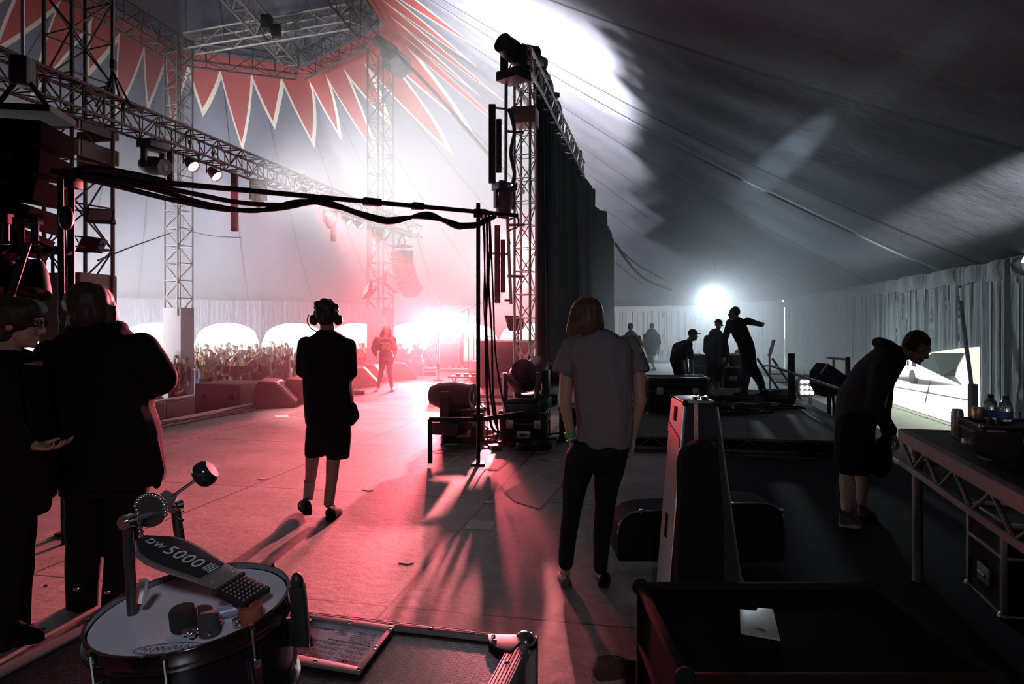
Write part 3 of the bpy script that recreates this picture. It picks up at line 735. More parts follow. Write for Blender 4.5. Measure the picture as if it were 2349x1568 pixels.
def hand(mb, wrist, d, palm_n, k=1.0, curl=0.6, side=1, thumb=0.7, hold=None):
    """palm plus five jointed fingers. d = direction of the hand, palm_n = direction the palm faces, side = +1 thumb on the cross(d, n) side"""
    d = V(d).normalized(); n = V(palm_n); n = (n - d * n.dot(d)).normalized(); s = d.cross(n) * side
    w = V(wrist); M = Matrix((s, n, d)).transposed()
    mb.tube(w - d * .02 * k, w + d * .03 * k, .026 * k, .024 * k, n=10)
    mb.ell(w + d * .05 * k, (.040 * k, .017 * k, .052 * k), M); mb.ell(w + d * .072 * k, (.040 * k, .014 * k, .026 * k), M)
    L_ = (.072, .08, .074, .058)
    for i in range(4):
        off = (0.029 - i * 0.0195) * k
        p = w + d * (.088 - (.006 if i == 3 else 0)) * k + s * off; a = 0.15 + curl * 0.25; pts = [p]; l = L_[i] * k
        for seg, f in enumerate((.45, .32, .26)):
            dirv = d * math.cos(a) + n * math.sin(a) + s * (0.03 * (1.5 - i)); p = p + dirv.normalized() * l * f; pts.append(p); a += curl * (0.75 + 0.08 * i)
        limb(mb, pts, [.0092 * k, .0086 * k, .0078 * k, .0066 * k])
    p = w + d * .025 * k + s * .026 * k; t1 = p + (s * .75 + d * .6 + n * .3).normalized() * .038 * k
    t2 = t1 + (s * (.5 - .3 * thumb) + d * .85 + n * (.3 + .3 * thumb)).normalized() * .03 * k; t3 = t2 + (d * .9 + n * (.3 + .4 * thumb) - s * .1 * thumb).normalized() * .024 * k
    limb(mb, [p, t1, t2, t3], [.015 * k, .011 * k, .0098 * k, .008 * k])
def shoe(parent, heel, toe, m, sole, k=1.0, h=0.095):
    """shoe from heel to toe with upper and sole"""
    heel, toe = V(heel), V(toe); d = (toe - heel); d.z = 0; d.normalize(); s = V((d.y, -d.x, 0)); z0 = min(heel.z, toe.z); L_ = (toe - heel).length
    def ring(t, w_, hh, n=12):
        c = heel + d * (t * L_); c.z = z0 + 0.024
        return [c + s * (w_ * math.cos(a)) + V((0, 0, max(0, math.sin(a)) * hh)) for a in (2 * PI * i / n for i in range(n))]
    mb = MB().loft([ring(-.02, .02, .05), ring(.04, .036, h), ring(.22, .04, h * 1.02), ring(.42, .043, h * .9), ring(.6, .048, .06), ring(.82, .047, .045), ring(.96, .034, .034), ring(1.02, .012, .02)])
    up = mb.build('shoe', m, parent)
    pts = [(-.03, .025), (.1, .038), (.4, .042), (.68, .053), (.9, .045), (1.03, .016)]
    poly = [heel + d * (t * L_) + s * w_ for t, w_ in pts] + [heel + d * (t * L_) - s * w_ for t, w_ in reversed(pts)]
    for p in poly: p.z = z0
    MB().prism(poly, (0, 0, .028)).build('sole', sole, up, bevel=.005)
    lc = MB()
    for t in (.34, .42, .5): c = heel + d * (t * L_); c.z = z0 + .024 + (.088 if t < .4 else .08 if t < .45 else .07); lc.tube(c - s * .022, c + s * .022, .003, n=5)
    lc.build('laces', sole, up); return up
class Fig:
    """a figure whose joints are given where the photograph shows them, at its own distance"""
    def __init__(s, label, Y, px, z=0.0, name='person', group=None, k=1.0):
        X = (px - 1174.5) / F * Y; s.o = V((X, Y, z)); s.Y = Y; s.k = k
        s.t = thing(name, label, 'person', s.o, group=group)
    def p(s, px, py, dy=0.0): return at(px, py, s.Y + dy) - s.o
    def pp(s, L_): return [s.p(*q) for q in L_]
    def loftrows(s, mb, rows, n=20, e=2.6):
        """rows of (py, px left, px right, half depth, dy)"""
        rings = []
        for py, l, r, d, dy in rows:
            a, b = s.p(l, py, dy), s.p(r, py, dy); c = (a + b) / 2; w_ = (b - a).length / 2; ring = []
            for i in range(n):
                t = 2 * PI * i / n; cx, sy = math.cos(t), math.sin(t)
                ring.append(c + V((w_ * math.copysign(abs(cx) ** (2 / e), cx), d * math.copysign(abs(sy) ** (2 / e), sy), 0)))
            rings.append(ring)
        mb.loft(rings)

SKL = mat('light_skin', (.5, .31, .24), .5, noise=.08, scale=18)
SHOEB = mat('black_shoe', (.006, .006, .007), .85, spec=.1); SOLEG = mat('grey_sole', (.25, .24, .24), .7)

# --- man in headphones, back to us
f = Fig('man in dark jacket and shorts wearing a headset, back turned, centre of the stage', 5.76, 745); t = f.t
hc = f.p(748, 722); R = frame_from((-0.12, 1, 0.0)); bd = MB(); head_mesh(bd, hc, R)
limb(bd, f.pp([(750, 740, 0), (752, 765, .02)]), [.058, .062])
f.loftrows(bd, [(775, 705, 798, .09, .02), (800, 695, 806, .11, .02), (860, 700, 800, .11, 0), (930, 712, 795, .10, 0), (975, 707, 800, .12, 0)])
for sx in (((705, 792, 0), (698, 850, .03), (735, 862, .24)), ((797, 795, 0), (800, 853, .03), (765, 866, .24))): limb(bd, f.pp(sx), [.045, .036, .028])
hand(bd, f.p(735, 858, .24), (1, .1, .1), (0, -1, 0), side=1); hand(bd, f.p(765, 862, .24), (-1, .1, -.1), (0, -1, 0), side=-1)
limb(bd, f.pp([(724, 985, 0), (716, 1055, -.01), (714, 1085, .02), (707, 1140, .04)]), [.085, .058, .05, .036])
limb(bd, f.pp([(776, 985, 0), (764, 1055, -.03), (762, 1090, -.02), (754, 1155, -.06)]), [.085, .058, .052, .036])
bd.ell(f.p(698, 1155, .1), (.035, .1, .035)); bd.ell(f.p(757, 1172, .0), (.035, .1, .035))
fuse(bd, 'body', mat('skin_legs', (.36, .22, .17), .6), t, .007, 5)
hr = MB()
hr.ell(f.p(749, 710, 0), (.092, .105, .1), R).ell(f.p(748, 722, -.03), (.09, .095, .092), R)
for i in range(26): a = i * 2.39; q = f.p(749, 704 + (i % 5) * 5, 0); hr.ell(q + V((math.cos(a) * .075, math.sin(a) * .08, .03 * math.sin(i))), (.03, .03, .028))
fuse(hr, 'hair', HAIRB, t, .007, 2, folds(.006, 14, seed=2))
hs = MB()
for sx in (-1, 1):
    c = f.p(748 + sx * 26, 733, .0); MB().ell(c, (.028, .045, .05)).ell(c + V((sx * .022, 0, 0)), (.022, .036, .042)).build('headset_cup', BLACKPL, t)
MBh = MB().path([f.p(748 + 29 * math.cos(a), 733 - 30 * math.sin(a), -.03) for a in [PI * i / 14 for i in range(15)]], .009, 6)
MBh.build('headband', BLACKPL, t)
MB().path(smoothpts([f.p(708, 722, 0), f.p(705, 735, .02), f.p(713, 752, .08), f.p(728, 762, .12)], 5), .005, 5).build('microphone_boom', BLACKPL, t)
MB().box(f.p(737, 722, -.1), (.07, .008, .012)).build('headset_clip', CHROME, t)
jk = MB()
f.loftrows(jk, [(756, 733, 766, .07, .02), (766, 722, 783, .10, .02), (778, 702, 803, .13, .02), (800, 691, 812, .15, .03), (850, 694, 806, .16, .02), (905, 699, 808, .16, .0), (950, 701, 812, .16, 0), (968, 703, 806, .16, 0), (976, 708, 802, .15, 0)])
limb(jk, f.pp([(703, 790, 0), (695, 850, .03), (722, 868, .2)]), [.07, .066, .06]); limb(jk, f.pp([(799, 793, 0), (803, 852, .03), (780, 872, .2)]), [.07, .066, .06])
limb(jk, f.pp([(812, 930, 0), (818, 955, 0), (808, 972, 0)]), [.02, .028, .02])
fuse(jk, 'jacket', mat('black_jacket', (.012, .011, .012), .9, spec=.15), t, .009, 5, folds(.006, 5))
sh = MB(); f.loftrows(sh, [(962, 706, 803, .145, 0), (1000, 703, 804, .15, 0), (1030, 702, 803, .14, 0)])
f.loftrows(sh, [(1010, 702, 752, .12, 0), (1040, 701, 748, .11, 0), (1046, 703, 745, .1, 0)]); f.loftrows(sh, [(1010, 748, 804, .12, 0), (1042, 749, 801, .11, 0), (1049, 752, 800, .1, 0)])
fuse(sh, 'shorts', mat('black_shorts', (.012, .012, .014), .85, spec=.15), t, .009, 5, folds(.005, 4, seed=4))
for a in (((711, 1102), (707, 1142)), ((758, 1120), (754, 1158))):
    MB().tube(f.p(a[0][0], a[0][1], -.0), f.p(a[1][0], a[1][1], -.02 if a[0][0] > 740 else .03), .048, .042, n=14).build('sock', mat('grey_sock', (.35, .3, .3), .9), t)
shoe(t, f.p(707, 1163, -.12) * 1, f.p(694, 1160, .17), SHOEB, SHOEB); shoe(t, f.p(756, 1185, -.2), f.p(776, 1175, .1), SHOEB, SHOEB)

# --- man in grey T-shirt, back to us
f = Fig('long-haired man in grey T-shirt and black jeans, back turned, green wristband', 4.28, 1350); t = f.t
hc = f.p(1347, 722, .03); R = frame_from((-.5, 1, -.15)); bd = MB(); head_mesh(bd, hc, R)
limb(bd, f.pp([(1352, 745, .02), (1362, 775, 0)]), [.06, .066])
f.loftrows(bd, [(790, 1322, 1440, .09, 0), (860, 1320, 1446, .11, 0), (950, 1332, 1440, .1, 0), (1040, 1318, 1440, .12, 0)])
limb(bd, f.pp([(1306, 805, 0), (1299, 862, 0), (1296, 922, -.02), (1309, 996, .0)]), [.055, .043, .042, .027])
limb(bd, f.pp([(1455, 805, 0), (1464, 858, 0), (1467, 922, -.02), (1452, 1000, .02)]), [.055, .043, .041, .027])
hand(bd, f.p(1309, 998, 0), (.12, .02, -1), (.9, -.3, 0), side=-1, curl=.9); hand(bd, f.p(1451, 1002, .02), (-.12, .05, -1), (-.9, -.3, 0), side=1, curl=.85)
limb(bd, f.pp([(1335, 1040, 0), (1316, 1150, 0), (1302, 1290, 0)]), [.08, .05, .035]); limb(bd, f.pp([(1410, 1040, 0), (1390, 1150, 0), (1378, 1300, 0)]), [.08, .05, .035])
bd.ell(f.p(1296, 1310, .04), (.035, .1, .03)); bd.ell(f.p(1376, 1315, .05), (.035, .1, .03))
fuse(bd, 'body', SKL, t, .0055, 4)
hr = MB(); hr.ell(f.p(1346, 716, .0), (.102, .112, .103), R).ell(f.p(1350, 735, -.045), (.09, .07, .11)).ell(f.p(1353, 752, -.04), (.075, .05, .06))
r_ = random.Random(3)
for i in range(34):
    a = i / 33; x0 = 1312 + a * 68; x1 = 1300 + a * 84
    hr.path(smoothpts(f.pp([(x0, 716 + 8 * math.sin(i * 5), -.03 - .05 * math.sin(a * PI)), (lerp(x0, x1, .6), 742, -.045 - .055 * math.sin(a * PI)), (x1 + r_.uniform(-2, 2), 762 + r_.uniform(-6, 14) - 14 * a, -.03 - .05 * math.sin(a * PI))]), 4), [.013, .013, .012, .012, .011, .01, .008, .006, .003], 5)
fuse(hr, 'hair', mat('brown_hair', (.10, .05, .03), .5), t, .005, 1, folds(.003, 16, (1, 0, .1)))
ts = MB()
f.loftrows(ts, [(757, 1348, 1385, .075, 0), (765, 1330, 1412, .10, 0), (777, 1309, 1440, .125, 0), (800, 1300, 1456, .14, 0), (850, 1311, 1453, .15, 0), (900, 1318, 1452, .15, -.01), (960, 1322, 1451, .15, -.01), (1010, 1324, 1451, .15, 0), (1020, 1327, 1449, .145, 0)])
def sleeve(a, b, c, ra, rb): limb(ts, [a, b], [ra, (ra + rb) / 2 * .96]); ts.tube(b, c, (ra + rb) / 2 * .94, rb, n=16)
sleeve(f.p(1313, 792, 0), f.p(1302, 822, 0), f.p(1291, 856, 0), .062, .066); sleeve(f.p(1445, 792, 0), f.p(1457, 820, 0), f.p(1464, 853, 0), .062, .064)
TSM = mat('grey_tshirt', (.21, .20, .21), .95, noise=.12, scale=40, spec=.1)
fuse(ts, 't_shirt', TSM, t, .007, 3, folds(.013, 7.5, (1.3, .4, .55), 1))
jn = MB()
f.loftrows(jn, [(1008, 1318, 1445, .125, 0), (1040, 1299, 1440, .14, 0), (1075, 1298, 1432, .13, 0)])
limb(jn, f.pp([(1330, 1060, 0), (1318, 1110, -.01), (1313, 1160, .0), (1304, 1230, .0), (1298, 1292, 0)]), [.1, .08, .062, .055, .045])
limb(jn, f.pp([(1400, 1060, 0), (1392, 1110, -.01), (1389, 1160, .0), (1381, 1230, .0), (1378, 1300, 0)]), [.1, .08, .064, .055, .046])
fuse(jn, 'jeans', mat('black_jeans', (.012, .012, .015), .85, spec=.2), t, .008, 4, folds(.004, 5, seed=7))
MB().tube(f.p(1305, 990, .0), f.p(1308, 1001, .0), .034, .033, n=18).build('wristband', mat('green_wristband', (.05, .5, .12), .6), t)
MB().tube(f.p(1310, 1008, .0), f.p(1311, 1012, .0), .034, .034, n=18).build('bracelet', mat('leather_band', (.03, .02, .02), .6), t)
SHOEBR = mat('worn_brown_shoe', (.1, .05, .04), .6)
shoe(t, f.p(1300, 1338, -.12), f.p(1286, 1330, .17), SHOEBR, SHOEB); shoe(t, f.p(1384, 1338, -.12), f.p(1390, 1330, .17), SHOEB, SHOEB)

# --- big man in a dark coat
f = Fig('broad man in black coat seen from behind, left of the stage', 3.9, 215); t = f.t
hc = f.p(205, 705, .0); R = frame_from((.35, 1, -.1)); bd = MB(); head_mesh(bd, hc, R, 1.05)
limb(bd, f.pp([(205, 745, 0), (205, 780, 0)]), [.07, .08]); f.loftrows(bd, [(800, 130, 310, .12, 0), (900, 150, 320, .15, 0), (1060, 165, 330, .14, 0)])
limb(bd, f.pp([(325, 810, 0), (372, 885, .05), (300, 900, .3)]), [.065, .05, .033]); limb(bd, f.pp([(120, 820, 0), (95, 920, .05), (160, 930, .3)]), [.065, .05, .033])
hand(bd, f.p(300, 900, .3), (-1, .2, .1), (0, -1, 0), side=-1); hand(bd, f.p(160, 930, .3), (1, .2, .1), (0, -1, 0), side=1)
limb(bd, f.pp([(195, 1080, 0), (190, 1230, 0), (188, 1380, 0)]), [.09, .06, .04]); limb(bd, f.pp([(290, 1080, 0), (275, 1230, 0), (268, 1380, 0)]), [.09, .06, .04])
fuse(bd, 'body', SKIN, t, .007, 4)
hr = MB().ell(f.p(203, 697, -.02), (.13, .13, .128), R).ell(f.p(246, 716, .01), (.05, .08, .085)).ell(f.p(160, 716, .01), (.05, .08, .085)).ell(f.p(203, 690, .05), (.12, .1, .11)).ell(f.p(200, 722, -.05), (.118, .08, .09), R).ell(f.p(203, 734, -.03), (.118, .1, .08))
for i in range(30): a = i / 29; hr.path([f.p(143 + a * 118, 700, -.02 - .06 * math.sin(a * PI)), f.p(140 + a * 125, 738 + 7 * math.sin(i * 3.7), -.03 - .05 * math.sin(a * PI))], [.018, .006], 5)
fuse(hr, 'hair', mat('thick_dark_hair', (.05, .025, .018), .55), t, .006, 1, folds(.005, 14, (1, 0, .3)))
ct = MB()
f.loftrows(ct, [(742, 166, 284, .10, 0), (756, 158, 286, .12, 0), (775, 138, 312, .15, 0), (800, 112, 338, .17, 0), (840, 96, 348, .19, 0), (900, 110, 345, .2, 0), (930, 118, 340, .2, 0), (990, 122, 360, .21, 0), (1050, 135, 365, .21, 0), (1090, 140, 369, .21, 0), (1108, 145, 366, .2, 0)])
limb(ct, f.pp([(322, 800, 0), (368, 868, .02), (300, 905, .25)]), [.1, .092, .075]); limb(ct, f.pp([(118, 815, 0), (100, 900, .05), (160, 930, .25)]), [.09, .085, .07])
limb(ct, f.pp([(355, 1020, 0), (366, 1080, 0), (360, 1112, 0)]), [.03, .028, .02])
ct.ell(f.p(262, 747, 0), (.055, .07, .03))
fuse(ct, 'coat', mat('black_coat', (.01, .01, .011), .9, spec=.15), t, .01, 4, folds(.006, 4, seed=9))
tr = MB(); f.loftrows(tr, [(1060, 148, 340, .17, 0), (1130, 146, 336, .16, 0)])
limb(tr, f.pp([(200, 1120, 0), (196, 1230, 0), (190, 1330, 0), (190, 1388, 0)]), [.125, .105, .09, .085]); limb(tr, f.pp([(290, 1120, 0), (278, 1230, 0), (272, 1330, 0), (268, 1388, 0)]), [.115, .095, .08, .075])
fuse(tr, 'trousers', mat('black_trousers', (.011, .01, .011), .9, spec=.15), t, .01, 4, folds(.006, 5, seed=3))
shoe(t, f.p(185, 1388, -.1), f.p(170, 1388, .2), SHOEB, SHOEB); shoe(t, f.p(270, 1388, -.1), f.p(275, 1388, .2), SHOEB, SHOEB)

# --- man in profile with glasses at the left edge
f = Fig('man in profile wearing glasses, dark clothes, at the left edge of the stage', 3.45, 40); t = f.t
hc = f.p(44, 738, 0); R = frame_from((1, .25, -.12)); bd = MB(); head_mesh(bd, hc, R, 1.08)
limb(bd, f.pp([(30, 765, 0), (15, 800, 0)]), [.062, .07]); f.loftrows(bd, [(830, -70, 80, .17, 0), (950, -60, 95, .2, 0), (1080, -60, 90, .19, 0)], e=2.2)
limb(bd, f.pp([(15, 850, .2), (60, 960, .22), (100, 1010, .2)]), [.06, .045, .03]); limb(bd, f.pp([(-15, 850, -.2), (10, 970, -.22), (70, 1020, -.15)]), [.06, .045, .03])
hand(bd, f.p(100, 1010, .2), (1, .1, -.2), (0, 0, 1)); hand(bd, f.p(70, 1020, -.15), (1, .1, -.2), (0, 0, 1), side=-1)
limb(bd, f.pp([(20, 1100, .1), (30, 1270, .1), (35, 1460, .1)]), [.09, .06, .04]); limb(bd, f.pp([(10, 1100, -.1), (10, 1270, -.1), (0, 1460, -.1)]), [.09, .06, .04])
fuse(bd, 'body', SKL, t, .006, 4); eyes(t, hc, R, 1.08)
hr = MB().ell(f.p(37, 724, 0), (.118, .118, .105)).ell(f.p(18, 744, 0), (.085, .108, .1)).ell(f.p(22, 760, 0), (.07, .1, .06)).ell(f.p(68, 712, 0), (.07, .09, .06))
fuse(hr, 'hair', HAIRB, t, .006, 2, folds(.007, 12, seed=5))
gl = MB()
for s in (-1, 1):
    c = hc + R @ V((s * .035, .105, .005)); gl.path([c + R @ V((.026 * math.cos(a), 0, .018 * math.sin(a))) for a in [2 * PI * i / 12 for i in range(12)]], .004, 5, closed=True).tube(c + R @ V((s * .028, 0, .008)), hc + R @ V((s * .086, -.01, .0)), .004, n=5)
gl.tube(hc + R @ V((-.01, .108, .005)), hc + R @ V((.01, .108, .005)), .004, n=5)
gl.build('glasses', BLACKPL, t)
jk = MB(); f.loftrows(jk, [(800, -30, 42, .12, 0), (818, -70, 66, .19, 0), (845, -95, 84, .24, 0), (900, -100, 92, .25, 0), (1000, -95, 106, .25, 0), (1090, -90, 108, .24, 0), (1150, -85, 108, .22, 0)], e=2.2)
limb(jk, f.pp([(35, 860, .2), (75, 960, .22), (95, 1008, .2)]), [.08, .065, .05]); limb(jk, f.pp([(0, 860, -.2), (20, 975, -.22), (60, 1020, -.15)]), [.08, .065, .05])
fuse(jk, 'jacket', mat('black_hoodie', (.011, .01, .011), .9, spec=.15), t, .01, 4, folds(.006, 4, seed=6))
tr = MB(); f.loftrows(tr, [(1120, -85, 105, .2, 0), (1180, -80, 98, .19, 0)], e=2.2)
limb(tr, f.pp([(22, 1160, .1), (28, 1300, .1), (32, 1465, .1)]), [.125, .095, .075]); limb(tr, f.pp([(12, 1160, -.1), (5, 1300, -.1), (0, 1465, -.1)]), [.12, .09, .07])
fuse(tr, 'trousers', mat('black_trousers', (0, 0, 0)), t, .01, 4, folds(.006, 5, seed=3))
shoe(t, f.p(20, 1470, .1), f.p(120, 1470, .15), SHOEB, SHOEB); shoe(t, f.p(-10, 1470, -.1), f.p(95, 1470, -.1), SHOEB, SHOEB)

# --- hooded man bending at the right
f = Fig('short-haired man in dark hooded top and shorts bending down beside the table', 5.5, 1960); t = f.t
hc = f.p(2104, 795, 0); R = frame_from((.62, .1, -.78)); R2 = Matrix((V((0, -1, 0)) * 1, V((.8, 0, -.6)), V((.6, 0, .8)))).transposed()
R = Matrix((V((-.05, -1, 0)).normalized(), V((.86, -.04, -.51)), V((.51, 0, .86)))).transposed()
bd = MB(); head_mesh(bd, hc, R, 1.05)
limb(bd, [hc + R @ V((0, -.05, -.09)), f.p(2052, 815, 0)], [.058, .068])
limb(bd, f.pp([(2024, 848, 0), (1988, 905, 0), (1962, 975, 0)]), [.10, .12, .12])
limb(bd, f.pp([(2030, 850, -.16), (2016, 945, -.2), (2045, 992, -.18)]), [.055, .042, .029]); limb(bd, f.pp([(2040, 850, .16), (2030, 940, .2), (2040, 1000, .2)]), [.055, .042, .029])
hand(bd, f.p(2046, 994, -.18), (.55, .1, -.8), (-.8, .3, -.5), side=1, curl=.75); hand(bd, f.p(2040, 1002, .2), (.3, .1, -.95), (-.9, 0, -.3), side=-1)
limb(bd, f.pp([(1955, 1000, -.1), (1944, 1075, -.1), (1942, 1110, -.09), (1941, 1165, -.1)]), [.09, .058, .054, .038]); limb(bd, f.pp([(1970, 1000, .12), (1976, 1080, .1), (1978, 1110, .1), (1976, 1150, .1)]), [.09, .056, .052, .036])
fuse(bd, 'body', SKL, t, .006, 4); eyes(t, hc, R, 1.05)
hr = MB().ell(hc + R @ V((0, -.02, .035)), (.084, .103, .098), R).ell(hc + R @ V((0, -.05, .0)), (.08, .07, .09), R)
fuse(hr, 'hair', mat('cropped_hair', (.05, .03, .025), .8), t, .006, 2, folds(.002, 20))
hd = MB()
def blobrow(mb, rows):
    for i in range(len(rows) - 1):
        (a, ra, da), (b, rb, db) = rows[i], rows[i + 1]
        for q in range(6):
            u = q / 5; c = a.lerp(b, u); r1 = lerp(ra, rb, u); r2 = lerp(da, db, u); mb.ell(c, (r1, r2, r1), n=16, m=10)
blobrow(hd, [(f.p(2035, 825, 0), .125, .18), (f.p(2002, 865, 0), .155, .2), (f.p(1975, 915, 0), .175, .2), (f.p(1962, 965, 0), .155, .18), (f.p(1958, 985, 0), .14, .17)])
limb(hd, f.pp([(2022, 848, -.15), (2004, 930, -.2), (2042, 985, -.18)]), [.085, .07, .05]); limb(hd, f.pp([(2030, 850, .15), (2025, 940, .2), (2035, 992, .2)]), [.085, .065, .045])
hd.ell(f.p(2035, 792, 0), (.085, .11, .05), Euler((0, .5, 0)).to_matrix()).ell(f.p(2018, 785, 0), (.05, .08, .045)).ell(f.p(2052, 800, 0), (.05, .09, .04))
HOODM = mat('dark_hooded_top', (.035, .037, .042), .9, spec=.15)
fuse(hd, 'hooded_top', HOODM, t, .008, 4, folds(.005, 4, seed=11))
st = MB(); limb(st, f.pp([(1960, 980, -.08), (1950, 1030, -.1), (1946, 1062, -.1)]), [.15, .125, .105]); limb(st, f.pp([(1964, 980, .08), (1972, 1030, .1), (1975, 1066, .1)]), [.14, .11, .095])
fuse(st, 'shorts', mat('black_shorts', (0, 0, 0)), t, .008, 4, folds(.005, 4, seed=4))
SHOED = mat('dark_trainer', (.05, .03, .03), .6)
shoe(t, f.p(1925, 1200, -.1), f.p(1975, 1210, -.16), SHOED, mat('pale_sole', (.4, .25, .22), .7)); shoe(t, f.p(1968, 1190, .12), f.p(2010, 1190, .1), SHOED, SHOEB)
o = MB().ell((0, 0, -.12), (.09, .06, .15)).ell((.02, 0, -.02), (.06, .05, .06)).ell((-.02, 0, -.2), (.07, .06, .09))
o = fuse(o, 'dark_bag', BLACK, None, .01, 3, folds(.01, 8)); o.location = f.p(2022, 1012, -.14) + f.o; tag(o, 'crumpled dark cloth bag hanging from the bending man\'s hand', 'bag')
# ------------------------------------------------------------------ performer, musician and crew
f = Fig('female singer in open jacket and crop top with long wavy hair, mid stage', 16.5, 883); t = f.t
hc = f.p(887, 757, 0); R = frame_from((.5, -1, 0)); bd = MB(); head_mesh(bd, hc, R, .97)
limb(bd, f.pp([(886, 766, 0), (884, 775, 0)]), [.05, .055])
f.loftrows(bd, [(775, 869, 900, .08, 0), (783, 870, 899, .10, 0), (795, 874, 896, .09, 0), (806, 872, 899, .10, 0), (817, 870, 902, .12, 0), (824, 872, 902, .11, 0)])
limb(bd, f.pp([(862, 778, 0), (857, 799, 0), (863, 816, -.1)]), [.05, .04, .03]); limb(bd, f.pp([(901, 776, 0), (906, 798, 0), (905, 814, -.08)]), [.05, .04, .03])
hand(bd, f.p(864, 816, -.1), (0, -.1, -1), (1, 0, 0)); hand(bd, f.p(905, 814, -.08), (0, -.1, -1), (-1, 0, 0), side=-1)
limb(bd, f.pp([(879, 822, 0), (875, 848, 0), (873, 860, 0), (868, 889, .0)]), [.085, .06, .052, .035]); limb(bd, f.pp([(894, 822, 0), (893, 848, -.05), (895, 860, 0), (898, 889, 0)]), [.085, .06, .052, .035])
fuse(bd, 'body', SKL, t, .008, 4); eyes(t, hc, R)
hr = MB().ell(hc + V((0, .03, .02)), (.1, .1, .1))
for i in range(22):
    a = i / 21 * PI * 1.1 + .2; q = hc + V((math.cos(a) * .085, math.sin(a) * .08 + .02, .03)); hr.path(smoothpts([q, q + V((math.cos(a) * .05 - .03, .02, -.12)), q + V((math.cos(a) * .03 - .02, .03, -.24)), q + V((math.cos(a) * .07 - .05, .02, -.36 + .05 * math.sin(i * 4)))], 4), .018, 5)
fuse(hr, 'hair', mat('auburn_hair', (.4, .16, .09), .5), t, .009, 1, folds(.006, 10))
tp = MB(); f.loftrows(tp, [(777, 872, 898, .095, 0), (783, 870, 899, .115, 0), (789, 872, 898, .11, 0)]); fuse(tp, 'crop_top', mat('dark_crop_top', (.1, .03, .04), .8), t, .009, 3)
f2 = MB(); f.loftrows(f2, [(784.5, 870.5, 898.5, .12, 0), (788.5, 872.2, 897.5, .116, 0)]); f2.build('white_band', mat('white_cloth', (.85, .8, .8), .8), t)
lg = MB(); f.loftrows(lg, [(800, 873, 897, .10, 0), (808, 871, 900, .115, 0), (818, 869, 903, .13, 0), (826, 871, 903, .12, 0)])
limb(lg, f.pp([(879, 822, 0), (875, 848, 0), (873, 860, 0), (868, 884, .0)]), [.1, .066, .06, .042]); limb(lg, f.pp([(894, 822, 0), (893, 848, -.05), (895, 860, 0), (898, 884, 0)]), [.1, .066, .06, .042])
fuse(lg, 'leggings', mat('dark_leggings', (.16, .06, .07), .6), t, .009, 3)
jk = MB(); limb(jk, f.pp([(864, 778, .03), (857, 799, .02), (862, 812, -.07)]), [.075, .07, .05]); limb(jk, f.pp([(900, 777, .03), (906, 798, .02), (905, 810, -.05)]), [.075, .065, .05])
for x in (868, 873, 880, 888, 896, 900): limb(jk, f.pp([(x, 776, .1 - .1 * (x in (868, 900))), (x, 800, .11 - .1 * (x in (868, 900)))]), [.045, .05])
fuse(jk, 'jacket', mat('bomber_jacket', (.35, .12, .13), .7), t, .01, 4, folds(.008, 6))
WHITESH = mat('white_shoe', (.7, .65, .65), .6)
shoe(t, f.p(867, 897, .1), f.p(862, 897, -.14), WHITESH, WHITESH); shoe(t, f.p(898, 897, .1), f.p(901, 897, -.14), WHITESH, WHITESH)

